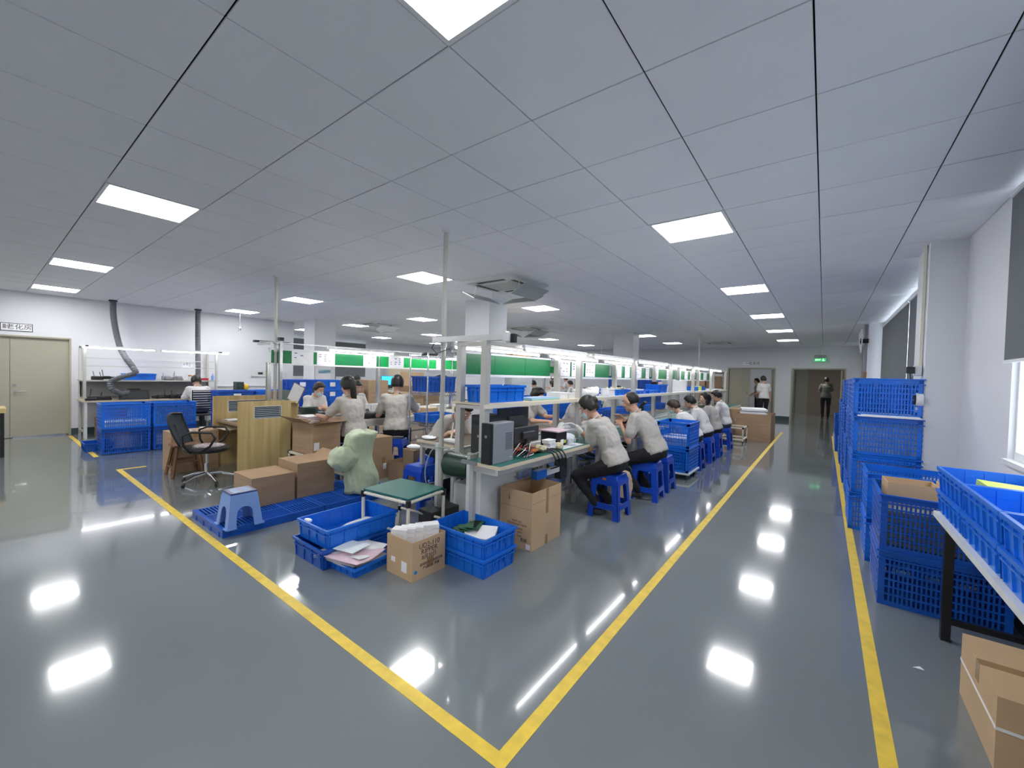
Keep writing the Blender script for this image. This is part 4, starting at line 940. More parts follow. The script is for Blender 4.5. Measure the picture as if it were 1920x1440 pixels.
t = thing('hanging_bag', 'white plastic bag hanging on the wire shelving side', 'bag', (-4.58, 4.35, .30)); MB().loft([((0, 0, .25), (.01, 0, 0), (0, .03, 0)), ((0, 0, .15), (.02, 0, 0), (0, .06, 0)), ((0, 0, .02), (.03, 0, 0), (0, .07, 0)), ((0, 0, 0), (.01, 0, 0), (0, .04, 0))]).build('bag', white, t, smooth=True)
# ================================================================== WORKSTATION and cartons
def louver_panel(lab, x, y0, y1, h):
    t = thing('wooden_partition', lab, 'partition', (x, 0, 0)); ya, yb = y0+.20, y1-.14; za, zb = h-.24, h-.08
    w_ = MB(); w_.box(-.012, .012, y0, y1, 0, za); w_.box(-.012, .012, y0, y1, zb, h); w_.box(-.012, .012, y0, ya, za, zb); w_.box(-.012, .012, yb, y1, za, zb); w_.build('board', woodp, t)
    f = MB(); f.box(-.014, .015, ya-.008, ya, za, zb).box(-.014, .015, yb, yb+.008, za, zb).box(-.014, .015, ya, yb, za-.008, za).box(-.014, .015, ya, yb, zb, zb+.008); f.build('vent_frame', white, t)
    for i in range(6):
        m = Matrix.Translation((0, 0, za+.015+i*.026)) @ Matrix.Rotation(.7, 4, 'Y'); MB().box(-.014, .014, ya, yb, -.002, .002, m).build('louver', mat('grey_louver', (.30, .36, .40), .4), t)
    B(-.006, -.002, ya, yb, za, zb).build('vent_backing', dgrey, t)
    return t
louver_panel('near wood grained partition board with slatted vent', -6.30, 2.15, 2.84, 1.01)
louver_panel('rear wood grained partition board with slatted vent', -7.20, 2.13, 3.0, 1.04)
t = thing('desk', 'low computer desk between the two wooden partitions', 'desk', (-6.75, 2.55, 0))
B(-.43, .43, -.38, .30, .66, .685).build('desktop', mat('brown_desktop', (.30, .20, .13), .4), t); B(-.43, .43, .27, .295, .1, .66).build('modesty_panel', woodp, t); B(.10, .42, -.25, .25, .0, .50).build('drawer_unit', woodp, t); B(.11, .41, -.262, -.25, .05, .22).build('drawer_front', card2, t); B(.11, .41, -.262, -.25, .25, .45).build('drawer_front', card2, t)
B(-.38, .06, -.42, -.08, .58, .595).build('keyboard_tray', cream, t); B(-.43, .43, .29, .42, .97, .99).build('top_shelf', woodp, t); B(-.43, .43, .40, .42, .1, .97).build('back_panel', woodp, t)
t = thing('backpack', 'black bag lying on the desk behind the near partition', 'bag', (-6.72, 2.45, .686)); b = MB(); b.ell((0, 0, .09), (.17, .12, .11)); b.ell((-.08, .02, .15), (.08, .08, .06)); vox(b, 'bag', black, t, .015, 2)
t = thing('papers', 'white papers on the desk by the rear partition', 'papers', (-7.0, 2.35, .686))
for i in range(3): MB().box(-.14, .14, -.1, .1, .002+.004*i, .005+.004*i, Matrix.Rotation(.25*i-.2, 4, 'Z')).build('sheet', paper, t)
carton('small brown box on the top shelf of desk', .16, .12, .12, (-7.02, 2.90, .99), 0, cardd, tape=False)
t = thing('folder', 'dark green folder leaning on the desk top shelf', 'folder', (-6.70, 2.9, .99)); MB().box(-.20, .20, -.006, .006, 0, .16, Matrix.Rotation(-.3, 4, 'X')).build('cover', mat('dark_green_folder', (.04, .09, .07), .5), t); MB().box(-.19, .19, -.003, .003, .005, .15, Matrix.Translation((0, .012, 0)) @ Matrix.Rotation(-.3, 4, 'X')).build('pages', paper, t)
t = thing('clipboard', 'tilted white document holder beside dark green folder', 'document holder', (-6.38, 2.9, .99), .5); MB().box(-.09, .09, -.004, .004, 0, .26, Matrix.Rotation(.45, 4, 'Y')).build('sheet', paper, t); MB().box(-.10, .10, .004, .012, -.0, .27, Matrix.Rotation(.45, 4, 'Y')).build('backing', cardd, t)
t = thing('side_table', 'small table with white papers behind the swivel chair', 'table', (-7.5, 2.25, 0)); B(-.2, .2, -.2, .2, .50, .52).build('tabletop', woodd, t); B(-.15, .17, -.16, .15, .52, .54).build('papers', paper, t)
for sx in (-.17, .17):
    for sy in (-.17, .17): B(sx-.015, sx+.015, sy-.015, sy+.015, 0, .50).build('leg', ivory, t)
# swivel chair
t = thing('office_chair', 'black mesh swivel chair with chrome star base by wooden partition', 'office chair', (-6.20, 1.78, 0), math.radians(58))
for k in range(5):
    a = 2*PI*k/5+.3; d = Vector((math.cos(a), math.sin(a), 0)); MB().tube([d*.03+Vector((0, 0, .12)), d*.16+Vector((0, 0, .11)), d*.29+Vector((0, 0, .065))], [.022, .018, .013], 8).build('base_arm', chrome, t)
    p = d*.29; c_ = MB(); c_.cyl((p.x-.012, p.y, .028), .028, .024, 12, axis='x'); c_.build('caster', black, t)
MB().cyl((0, 0, .10), .03, .15, 12).build('gas_sleeve', chrome, t); MB().cyl((0, 0, .25), .018, .16, 10).build('gas_spring', steel, t)
b = MB(); b.loft([((0, 0, .40), (.20, 0, 0), (0, .20, 0)), ((0, 0, .42), (.25, 0, 0), (0, .25, 0)), ((0, 0, .46), (.25, 0, 0), (0, .25, 0)), ((0, 0, .475), (.21, 0, 0), (0, .21, 0))]); b.build('seat', black, t, smooth=True)
b = MB(); b.loft([((.02, 0, .474), (.17, 0, 0), (0, .17, 0)), ((.02, 0, .484), (.15, 0, 0), (0, .15, 0))]); b.build('seat_cushion', mat('checked_cushion', (.50, .42, .42), .8, noise=(40, .9)), t)
rng = []
for i in range(9):
    z = .50+i*.046; x = -.25-.11*math.sin(i/8*1.2)-.02*i/8; wv = .20+.03*math.sin(i/8*PI); rng.append((x, wv, z))
b = MB()
for (x0, w0, z0), (x1, w1, z1) in zip(rng, rng[1:]):
    b.add([(x0+.03, -w0, z0), (x0, -w0/2, z0), (x0, w0/2, z0), (x0+.03, w0, z0), (x1+.03, -w1, z1), (x1, -w1/2, z1), (x1, w1/2, z1), (x1+.03, w1, z1)], [(0, 1, 5, 4), (1, 2, 6, 5), (2, 3, 7, 6)])
    o2 = [(x0+.02, -w0, z0), (x0-.01, -w0/2, z0), (x0-.01, w0/2, z0), (x0+.02, w0, z0), (x1+.02, -w1, z1), (x1-.01, -w1/2, z1), (x1-.01, w1/2, z1), (x1+.02, w1, z1)]; b.add(o2, [(4, 5, 1, 0), (5, 6, 2, 1), (6, 7, 3, 2)])
b.build('mesh_back', mat('mesh_fabric', (.02, .035, .05), .7), t, smooth=True)
fr_ = [(x+.03, -w_, z) for x, w_, z in rng]+[(rng[-1][0], 0, rng[-1][2]+.02)]+[(x+.03, w_, z) for x, w_, z in reversed(rng)]
MB().tube(fr_, .012, 8).build('back_frame', black, t, smooth=True); MB().tube([(-.05, 0, .40), (-.22, 0, .42), (-.30, 0, .60), (-.34, 0, .75)], .018, 8).build('back_support', dgrey, t)
for s in (-1, 1):
    MB().tube([(-.10, s*.24, .42), (-.16, s*.28, .52), (-.17, s*.28, .64), (-.08, s*.28, .68), (.12, s*.28, .67), (.16, s*.28, .60), (.10, s*.26, .50), (.0, s*.24, .43)], .014, 8).build('armrest', black, t, smooth=True)
# brown carton and wooden stool at left
carton('tall plain carton taped on top behind wooden stool', .40, .55, .55, (-7.23, 1.88, 0), 0, card, labels=[])
t = thing('wooden_stool', 'brown wooden stool standing before the tall left carton', 'stool', (-6.86, 1.72, 0)); B(-.14, .14, -.15, .15, .40, .425).build('seat', woodd, t, bevel=.005)
for sx in (-1, 1):
    for sy in (-1, 1): MB().beam((sx*.16, sy*.17, 0), (sx*.10, sy*.11, .40), .028).build('leg', woodd, t)
for s in (-1, 1): MB().beam((-.145, s*.155, .13), (.145, s*.155, .13), .02).build('stretcher', woodd, t); MB().beam((s*.135, -.145, .2), (s*.135, .145, .2), .02).build('stretcher', woodd, t)
# pallets
def pallet(lab, x, y, w, l):
    t = thing('plastic_pallet', lab, 'pallet', (x, y, 0), 0, 'blue plastic pallets'); h = .07
    key = ('p', w, l)
    if key in _pc: copy_parts(key, t); return t
    f = MB(); e = .03; f.box(-w/2, w/2, -l/2, -l/2+e, 0, h).box(-w/2, w/2, l/2-e, l/2, 0, h).box(-w/2, -w/2+e, -l/2+e, l/2-e, 0, h).box(w/2-e, w/2, -l/2+e, l/2-e, 0, h)
    for i in range(1, 3): f.box(-w/2+e, w/2-e, -l/2+l*i/3-.012, -l/2+l*i/3+.012, 0, h); f.box(-w/2+w*i/3-.012, -w/2+w*i/3+.012, -l/2+e, l/2-e, 0, h-.001)
    g = MB(); nx = int(w/.03)
    for i in range(3):
        for j in range(3):
            cx, cy = -w/2+w*(i+.5)/3, -l/2+l*(j+.5)/3; sw, sl = w/3-.03, l/3-.03; alt = (i+j) % 2
            for q in range(9):
                o = -.5+(q+.5)/9
                if alt: g.box(cx+o*sw-.006, cx+o*sw+.006, cy-sl/2, cy+sl/2, h-.012, h+.001)
                else: g.box(cx-sw/2, cx+sw/2, cy+o*sl-.006, cy+o*sl+.006, h-.012, h+.001)
    ft = MB()
    for i in range(4):
        for s in (-1, 1): ft.box(s*w/2-.006, s*w/2+.006, -l/2+l*(i+.5)/4-.03, -l/2+l*(i+.5)/4+.03, .0, .04); ft.box(-w/2+w*(i+.5)/4-.03, -w/2+w*(i+.5)/4+.03, s*l/2-.006, s*l/2+.006, .0, .04)
    _pc[key] = [f.build('frame', blue_d, t), tag(g.build('deck_slats', blue_d, t), kind='stuff'), tag(ft.build('feet', blue_d, t), kind='stuff')]; return t
pallet('nearest blue slotted pallet carrying the pale blue stool', -4.46, 1.73, .80, .90); pallet('second blue slotted pallet under the woven bag', -4.46, 2.64, .80, .90)
Z2 = .072
carton('long closed carton at the front of the blue pallet', .46, .42, .29, (-4.72, 1.87, Z2), 0, card, tape=False); carton('higher closed carton behind the long one on pallet', .46, .42, .37, (-4.73, 2.32, Z2), 0, card, tape=False, flaps=[('n', 60, .12)])
arch_stool('pale blue plastic stool with navy slotted top on pallet', (-4.15, 1.44, Z2), lblue, navy)
def sack(rows, n=40, sd=0, ph=0.0):
    g = MB(); vs = []
    for i, (c, rx, ry) in enumerate(rows):
        for k in range(n):
            a_ = 2*PI*k/n; z = c[2]
            q = 1+.07*math.sin(3*a_+z*6+ph)+.055*abs(math.sin(4.5*a_-z*9+ph))+.035*math.sin(13*a_+z*21)
            vs.append((c[0]+rx*q*math.copysign(abs(math.cos(a_))**.75, math.cos(a_)), c[1]+ry*q*math.copysign(abs(math.sin(a_))**.75, math.sin(a_)), z+.012*math.sin(5*a_+z*15)+(c[3] if len(c) > 3 else 0)*math.cos(a_)))
    m_ = len(rows); fs = [(i*n+k, i*n+(k+1) % n, (i+1)*n+(k+1) % n, (i+1)*n+k) for i in range(m_-1) for k in range(n)]+[tuple(reversed(range(n))), tuple((m_-1)*n+k for k in range(n))]
    return g.add(vs, fs)
t = thing('woven_sack', 'pale green woven sack slumped upright on second pallet', 'sack', (-4.24, 2.70, Z2))
RW = []
for i in range(18):
    u = i/17; RW.append(((.02*math.sin(u*7), .02*math.sin(u*5+1), .012+u*.66, .02*u), .150+.012*math.sin(u*6+1)-.015*u, .160+.008*math.sin(u*8)-.01*u))
RW += [((0, .02, .70), .12, .12), ((0, .02, .715), .05, .06)]
sack(RW).build('sack', weave, t, smooth=True)
RW = [((.04, -.25+.012*math.sin(i), .30+.018*i), .05+.055*math.sin(i/14*PI)+.01, .05+.085*math.sin(i/14*PI)+.01) for i in range(15)]
sack(RW, 30, 0, 1.3).build('sagging_fold', weave, t, smooth=True)
# trolley with open carton
t = thing('pipe_trolley', 'low pipe framed trolley carrying the open flapped carton', 'trolley', (-5.30, 2.77, 0))
for sy in (-.21, .21): MB().beam((-.40, sy, .36), (.30, sy, .36), .028).build('top_pipe', ivory, t); MB().beam((-.40, sy, .08), (.30, sy, .08), .028).build('bottom_pipe', ivory, t)
for sx in (-.40, .30):
    MB().beam((sx, -.21, .36), (sx, .21, .36), .028).build('end_pipe', ivory, t)
    for sy in (-.21, .21): MB().cyl((sx, sy, .06), .014, .30, 10).build('leg', ivory, t); MB().cyl((sx, sy, .34), .02, .04, 8).build('joint', black, t); MB().cyl((sx-.01, sy, .03), .03, .02, 12, axis='x').build('caster', black, t)
B(-.39, .29, -.20, .20, .375, .385).build('deck', cardd, t)
carton('open carton with four spread flaps on the low trolley', .50, .38, .38, (-5.39, 2.77, .387), .05, card, flaps=[('e', 75, .17), ('w', 80, .16), ('s', 62, .20), ('n', 75, .18)], open_=True, labels=[('e', -.14, .10, .07, .10)])
# cartons behind the sack and open one
carton('lower small carton behind the woven sack', .30, .34, .29, (-4.93, 3.40, 0), 0, card, labels=[('e', .02, .17, .05, .08)], group=None); carton('upper small carton behind the woven sack', .30, .32, .27, (-4.93, 3.38, .296), 0, card, tape=False)
carton('small open carton beside the conveyor head', .34, .36, .26, (-4.55, 3.62, 0), .15, cardd, open_=True, flaps=[('n', 20, .06)])
t = thing('paper_bundle', 'crumpled white paper on top beside the small open carton', 'paper', (-4.13, 3.4, .50)); MB().ell((0, 0, .02), (.10, .08, .03), None, 12, 6, lambda d: 1+.2*math.sin(9*d.x+7*d.y)).build('paper', paper, t, smooth=True)
smallbox('low cardboard stand holding the crumpled paper', -4.13, 3.40, 0, .2, .2, .50, cardd, 'box', None, 'paper_stand')
# green topped pipe table
t = thing('pipe_table', 'small green topped table with ivory pipe legs and black joints', 'table', (-2.95, 2.32, 0)); hw, hl_ = .27, .22
t.rotation_euler = (0, 0, .12)
B(-hw, hw, -hl_, hl_, .425, .440).build('tabletop', matg, t)
for sx in (-hw+.0, hw-.0):
    MB().cyl((sx, -hl_, .405), .014, 2*hl_, 10, axis='y').build('side_pipe', ivory, t)
    for sy in (-hl_, hl_): MB().cyl((sx, sy, 0), .015, .38, 10).build('leg', ivory, t); MB().cyl((sx, sy, .37), .022, .055, 8).build('pipe_joint', black, t); MB().cyl((sx, sy, .13), .021, .04, 8).build('pipe_joint', black, t)
for sy in (-hl_, hl_): MB().cyl((-hw, sy, .405), .014, 2*hw, 10, axis='x').build('end_pipe', ivory, t); MB().cyl((-hw, sy, .15), .012, 2*hw, 10, axis='x').build('lower_pipe', ivory, t)
t = thing('computer_case', 'black box like device on the floor under conveyor head', 'case', (-2.90, 2.70, 0), -.05); B(-.10, .10, -.17, .17, 0, .19).build('case', dgrey, t, bevel=.006); B(.1005, .1015, -.15, -.11, .05, .09).build('label', white, t); B(.10, .103, -.02, .12, .10, .11).build('slot', grey, t)
# front totes
tote('lower blue tote under the long open tote at front left', .44, .66, .15, (-3.08, 1.86, 0), 0, blue_d, 'blue totes in the front group', 5)
tote('long open blue tote lying on top of the lower tote', .42, .62, .145, (-3.08, 1.87, .145), .02, blue, 'blue totes in the front group', 5)
t = thing('white_cloth', 'white and pink scraps inside the long open tote', 'scraps', (-3.06, 2.0, .153)); MB().ell((0, 0, .02), (.12, .18, .03), None, 14, 6, lambda d: 1+.2*math.sin(9*d.x+7*d.y)).build('cloth', paper, t, smooth=True); MB().ell((.05, .14, .04), (.05, .05, .03), None, 8, 6).build('pink_scrap', pinkp, t, smooth=True)
bundle('small white crumple hooked on the corner of long tote', -3.22, 1.60, .25, .08, .06, .05, paper, 'plastic_film', 'film', seed=3, res=.01)
tote('shallow blue tote with papers at the front edge', .40, .32, .075, (-2.80, 1.76, 0), .10, blue, 'blue totes in the front group', 4)
t = thing('document_pile', 'wavy pile of white and pink papers on shallow tote', 'papers', (-2.82, 1.74, .055), .25)
for i in range(7):
    g = MB(); NX = 8; vs = []; fs = []; ox, oy = random.uniform(-.04, .04), random.uniform(-.04, .04); lx, ly = .19, .15
    for a in range(NX+1):
        for c in range(NX+1):
            u, v = a/NX*2-1, c/NX*2-1; vs.append((ox+u*lx, oy+v*ly, .02+i*.009+.018*math.sin(2.5*u+i*.3)*math.cos(2*v)-.012*abs(u)))
    fs = [(a*(NX+1)+c, (a+1)*(NX+1)+c, (a+1)*(NX+1)+c+1, a*(NX+1)+c+1) for a in range(NX) for c in range(NX)]
    vs2 = [(x, y, z-.004) for x, y, z in vs]; m = (NX+1)**2; g.add(vs+vs2, fs+[tuple(m+q for q in reversed(f_)) for f_ in fs]); g.build('sheet', [paper, paper, pinkp, paper, paper, pinkp, paper][i], t, smooth=True)
B(-.06, .13, -.13, .05, .096, .099).build('top_sheet', mat('pale_blue_paper', (.78, .85, .88), .6), t); MB().box(.0, .14, .10, .16, .0, .03).build('board_offcut', pcb, t)
# carton with handwriting
t = carton('open carton with black handwriting at the very front', .29, .31, .28, (-2.385, 2.0, 0), 0, card2, open_=True, tape=False, labels=[])
for (u, z, a, c) in ((-.07, .11, .045, .035), (.055, .085, .06, .075)): B(u-a/2, u+a/2, -.1562, -.155, z-c/2, z+c/2).build('sticker', paper, t)
text('UD2-110', inkk, t, (.1455, -.0, .232), .052, FACE_E, 'handwriting'); text('RIPPER', inkk, t, (.1455, -.0, .19), .052, FACE_E, 'handwriting'); text('8月30日', inkk, t, (.1455, 0, .148), .04, FACE_E, 'handwriting'); text('深圳市电子有限公司', inkk, t, (.1455, .02, .098), .024, FACE_E, 'printed_line'); text('产品名称  数量', inkk, t, (.1455, .02, .07), .024, FACE_E, 'printed_line')
MB().cyl((.145, -.125, .062), .014, .0015, 14, axis='x').build('blue_dot_sticker', mat('blue_dot', (.02, .25, .6), .4), t); B(.145, .1458, -.02, .04, .06, .135).build('smudge_stamp', tapem, t)
for k in range(5):
    tt = thing('sheet_stack', 'bundle of white cut sheets in handwritten carton, %s from left' % ORD[k], 'paper', (-2.455+.03*k, 1.91+.045*k, .15+.0043*k), .3+.12*k, 'white sheet bundles in the carton')
    for i in range(5): MB().box(-.06, .06, -.04, .04, .034*i, .034*i+.031, Matrix.Rotation(.05*i, 4, 'Z')).build('sheet_pad', paper, tt)
# totes right front with boards
tote('lower of two blue totes beside the handwritten carton', .56, .37, .145, (-2.16, 2.375, 0), 0, blue, 'blue totes in the front group', 4)
tote('upper open blue tote with circuit boards inside', .56, .37, .15, (-2.16, 2.375, .140), 0, blue, 'blue totes in the front group', 4)
for k in range(6):
    t = thing('circuit_board', 'green circuit board in the open tote, %s of the heap' % ORD[k], 'circuit board', (-2.31+.02*k, 2.40+.025*(k % 3), .195+.012*k), .4*k, 'green circuit boards in the tote'); B(-.09, .09, -.06, .06, 0, .002).build('board', pcb, t)
    for i in range(4): B(-.07+.04*i, -.05+.04*i, -.03, -.01+.01*i, .002, .010).build('chip', black, t)
for k, (x, y, z, r) in enumerate(((-2.06, 2.43, .205, .5), (-2.13, 2.36, .19, .9), (-2.00, 2.33, .185, 1.4))):
    t = thing('booklet', ['cream booklet lying in the open tote', 'grey edged booklet beside green boards', 'white sheet in the open tote nearest rim'][k], 'booklet', (x, y, z), r); MB().box(-.07, .07, -.10, .10, 0, [.03, .02, .004][k], Matrix.Rotation([.15, .2, .12][k], 4, 'X')).build('pages', [cream, grey, paper][k], t)
    if k < 2: MB().box(-.071, .071, -.101, .101, [.03, .02][k], [.033, .023][k], Matrix.Rotation([.15, .2][k], 4, 'X')).build('cover', paper, t)
# tall carton
t = carton('tall open carton with printed marks and brown tape', .34, .475, .49, (-2.065, 3.04, 0), .01, card2, open_=True, tape=False)
B(.1701, .1712, -.02, .02, .27, .49).build('tape', tapem, t); B(.1701, .1712, -.02, .02, 0, .08).build('tape', tapem, t); B(.1701, .1708, -.235, .235, .395, .398).build('crease', cardd, t); B(-.168, .168, -.2382, -.2375, .345, .348).build('crease', cardd, t)
for tx, z, sz, u in (('PART NO.', .225, .024, .02), ('ELECTRONIC PARTS', .20, .022, .02), ('DATE:', .165, .022, .05), ('QTY:', .135, .022, .05), ('G.W.:', .105, .022, .05)): text(tx, inkk, t, (u, -.2382, z), sz, FACE_S, 'printed_line')
B(.115, .16, -.2390, -.2378, .01, .055).build('sticker', paper, t)
MB().prism([(-.08, 0), (-.07, .05), (-.06, 0), (-.04, 0), (-.03, .05), (-.02, 0)][:3], 0, .001, Matrix(((1, 0, 0, 0), (0, 0, -1, -.2377), (0, 1, 0, .40), (0, 0, 0, 1)))).build('fragile_mark', cardd, t)
text('易碎', inkk, t, (.09, -.2382, .075), .035, FACE_S, 'printed_line')
t = thing('woven_sack', 'beige woven sack standing between the two nearest stools', 'sack', (-1.86, 4.62, 0)); b = MB(); b.loft([((0, 0, 0), (.10, 0, 0), (0, .09, 0)), ((0, 0, .05), (.12, 0, 0), (0, .11, 0)), ((0, 0, .25), (.13, 0, 0), (0, .12, 0)), ((0, 0, .36), (.10, 0, 0), (0, .09, 0)), ((0, 0, .38), (.05, 0, 0), (0, .04, 0))])
for i in range(8): a = random.uniform(0, 6.28); b.ell((.09*math.cos(a), .08*math.sin(a), random.uniform(.05, .33)), (.035, .035, .07), None, 8, 6)
crumple(vox(b, 'sack', weave2, t, .012, 2), .012, 9)
# crate stack on dolly
t = thing('dolly', 'flat wheeled dolly under the lattice crates behind seated man', 'dolly', (-1.765, 6.60, 0)); B(-.25, .25, -.32, .32, .075, .10).build('deck', white2, t); 
for sx in (-.19, .19):
    for sy in (-.26, .26): MB().cyl((sx-.012, sy, .032), .032, .024, 12, axis='x').build('caster', black, t)
crate('lower blue lattice crate on the wheeled dolly', .46, .60, .36, (-1.765, 6.60, .10)); crate('upper blue lattice crate on the wheeled dolly', .46, .60, .37, (-1.765, 6.60, .46))
t = thing('white_trays', 'white foam trays stacked in the upper dolly crate', 'trays', (-1.765, 6.60, .47)); 
for i in range(4): B(-.20, .20, -.26, .26, .01+.03*i, .035+.03*i).build('tray', white, t)
# far end of right line
t = thing('pipe_trolley', 'low pipe framed trolley near far end of right line', 'trolley', (-1.72, 11.2, 0))
for sy in (-.3, .3): MB().beam((-.25, sy, .36), (.25, sy, .36), .03).build('top_pipe', ivory, t); MB().beam((-.25, sy, .09), (.25, sy, .09), .03).build('bottom_pipe', ivory, t)
for sx in (-.25, .25):
    MB().beam((sx, -.3, .36), (sx, .3, .36), .03).build('end_pipe', ivory, t); MB().beam((sx, -.3, .09), (sx, .3, .09), .03).build('end_pipe', ivory, t)
    for sy in (-.3, .3): MB().cyl((sx, sy, .05), .015, .31, 8).build('leg', ivory, t); MB().cyl((sx, sy, .34), .025, .04, 8).build('joint', black, t); MB().cyl((sx-.01, sy, .03), .03, .02, 10, axis='x').build('caster', black, t)
carton('large brown carton filled with white sheets at far end', .75, 1.1, .66, (-1.36, 12.2, 0), 0, card, open_=True, tape=False)
carton('brown carton left of the large sheet filled one', .7, .9, .72, (-2.05, 12.6, 0), 0, card, tape=False)
t = thing('foam_sheets', 'white sheets heaped out of the large far carton', 'sheets', (-1.42, 12.1, .45))
for i in range(5): MB().box(-.28, .28, -.4, .4, .07*i, .07*i+.05, Matrix.Rotation(.1*i-.2, 4, 'Z')).build('sheet', paper, t)
t = thing('storage_rack', 'brown box filled rack standing behind the right line end', 'rack', (-3.2, 15.3, 0))
for x in (-.54, .54):
    for y in (-.3, .3): B(x-.02, x+.02, y-.02, y+.02, 0, 1.75).build('post', grey, t)
for z in (.3, .75, 1.2, 1.7): B(-.56, .56, -.32, .32, z, z+.03).build('shelf', woodd, t)
for k, (x, z) in enumerate(((-.26, .33), (.26, .33), (-.26, .78), (.26, .78), (-.26, 1.23), (.26, 1.23))): carton('brown carton on storage rack behind right line, %s row, %s' % (['lowest', 'middle', 'top'][k//2], ['left', 'right'][k % 2]), .48, .5, .34+.03*(k % 2), (-3.2+x, 15.3, z), 0, cardd if k % 2 else card, group='cartons on the storage rack', tape=False)
person('man in white polo standing before the far open door', (-1.72, 17.4, 0), 2.2, stand=True, lean=4, hp=10, hl=(.22, .12, .95), hr=(.05, -.25, .80), sh=shirtw, scale=.98)
person('person in patterned shirt standing inside the far doorway', (-2.12, 19.25, 0), 3.6, stand=True, lean=2, hp=10, hl=(.25, .15, 1.0), hr=(.2, -.2, 1.0), sh=mat('patterned_shirt', (.3, .28, .26), .8, noise=(18, .6)), scale=.93, female=True)
person('woman in dark grey shirt walking away down the corridor', (.08, 21.1, 0), 1.65, stand=True, lean=3, hp=5, hl=(.27, .10, 1.08), hr=(.27, -.10, 1.08), sh=shirtd, scale=1.0, female=True, hairstyle='bun')
# ================================================================== RIGHT SIDE
RC = 'blue lattice crates along the right wall'
crate('near right lattice crate standing on the floor by table leg', .60, .55, .37, (.635, 3.97, 0), 0, blue_d, RC); crate('near right lattice crate on top holding brown cartons', .60, .55, .37, (.635, 3.97, .371), 0, blue_d, RC)
crate('rear lower lattice crate between carton crate and tall stack', .60, .50, .37, (.62, 4.76, 0), 0, blue, RC); crate('rear upper lattice crate between carton crate and tall stack', .60, .50, .37, (.62, 4.76, .371), 0, blue, RC)
carton('open shallow brown carton standing in the near lattice crate', .27, .24, .40, (.515, 4.06, .385), .05, card2, open_=True, tape=False)
carton('second brown carton pushed right in the near lattice crate', .24, .26, .41, (.785, 4.05, .385), 0, card2, open_=True, tape=False)
t = thing('dark_trays', 'dark grey trays seen through the upper near crate', 'trays', (.635, 3.97, .38))
for i in range(5): B(-.27, -.0, -.24, -.08, .02+.05*i, .05+.05*i).build('tray', grey, t); B(.04, .27, -.24, -.08, .02+.05*i, .05+.05*i).build('tray', grey, t)
nm_ = ['bottom', 'second', 'third', 'top']
def stack(lab, x, y, n, w=.50, l=.58, h=.385, m=blue):
    for i in range(n):
        lv = nm_[i] if n == 4 else (['bottom', 'middle', 'top'][i] if n == 3 else ['bottom', 'top'][i])
        crate('%s lattice crate of the %s' % (lv, lab), w, l, h-.004, (x+random.uniform(-.012, .012), y, i*h), 0, m, RC)
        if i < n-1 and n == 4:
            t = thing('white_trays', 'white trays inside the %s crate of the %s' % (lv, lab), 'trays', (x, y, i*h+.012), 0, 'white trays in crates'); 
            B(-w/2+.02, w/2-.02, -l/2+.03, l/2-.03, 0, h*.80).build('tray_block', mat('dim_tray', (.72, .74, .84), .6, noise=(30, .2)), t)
stack('tallest right stack beside the nearest pillar', .50, 5.10+.60, 4)
t = thing('foam_sheet', 'white sheets poking out between the top crates by the pillar', 'sheet', (.50, 5.66, 1.155)); B(-.22, .24, -.31, .2, 0, .012).build('sheet', paper, t); MB().box(-.20, .22, -.30, .2, .012, .02, Matrix.Rotation(.03, 4, 'Z')).build('sheet', paper, t)
for k, (y, n) in enumerate(((6.45, 4), (7.25, 4), (8.1, 4), (9.0, 4), (9.9, 3), (10.7, 3), (11.6, 2), (12.4, 2))):
    stack('%s stack behind the tallest right stack' % ORD[k], .52 if y < 11.3 else .48, y, n, m=blue if k % 2 else blue_d)
t = thing('parts_bag', 'pale bag slumped on the yellow line past the crate stacks', 'bag', (.36, 13.3, 0)); b = MB(); b.ell((0, 0, .14), (.14, .2, .14), None, 12, 8, lambda d: 1+.1*math.sin(7*d.x+5*d.y)); b.ell((.05, .05, .3), (.1, .12, .1)); b.build('bag', weave2, t, smooth=True)
# table with totes
t = thing('side_table', 'white topped steel table with black legs at the right edge', 'table', (0, 0, 0))
B(.545, .985, -1.2, 3.46, .705, .735).build('tabletop', white2, t)
for y in (3.42, 1.5, -.5):
    for x in (.61, .95): B(x-.02, x+.02, y-.02, y+.02, 0, .705).build('leg', black, t)
    B(.63, .93, y-.015, y+.015, .66, .70).build('cross_rail', black, t); B(.63, .93, y-.015, y+.015, .10, .13).build('cross_rail', black, t)
B(.59, .62, -1.2, 3.40, .665, .705).build('side_rail', black, t); B(.94, .97, -1.2, 3.40, .10, .13).build('side_rail', black, t)
for k, y in enumerate((3.19, 2.65, 2.11, 1.57)):
    tote('lower blue tote on the right edge table, %s from far end' % ORD[k], .36, .51, .135, (.74, y, .737), 0, blue, 'blue totes on the right table', 5); tote('upper blue tote on the right edge table, %s from far end' % ORD[k], .36, .51, .14, (.74, y, .862), 0, blue, 'blue totes on the right table', 5)
t = thing('yellow_folders', 'yellow green printed sheets in the farthest table tote', 'papers', (.79, 3.17, .88)); MB().box(-.12, .12, -.15, .12, .04, .09, Matrix.Rotation(.06, 4, 'Y')).build('sheets', yellowp, t); B(-.11, .11, -.14, .11, 0, .045).build('lower_sheets', mat('green_sheets', (.2, .4, .15), .6), t)
t = carton('long brown carton with white strap under the right table', .42, .50, .285, (.782, 2.63, 0), 0, card2); B(-.212, -.2105, -.252, .252, .16, .172).box(-.212, .212, -.253, -.2515, .16, .172).build('strap', paper, t)
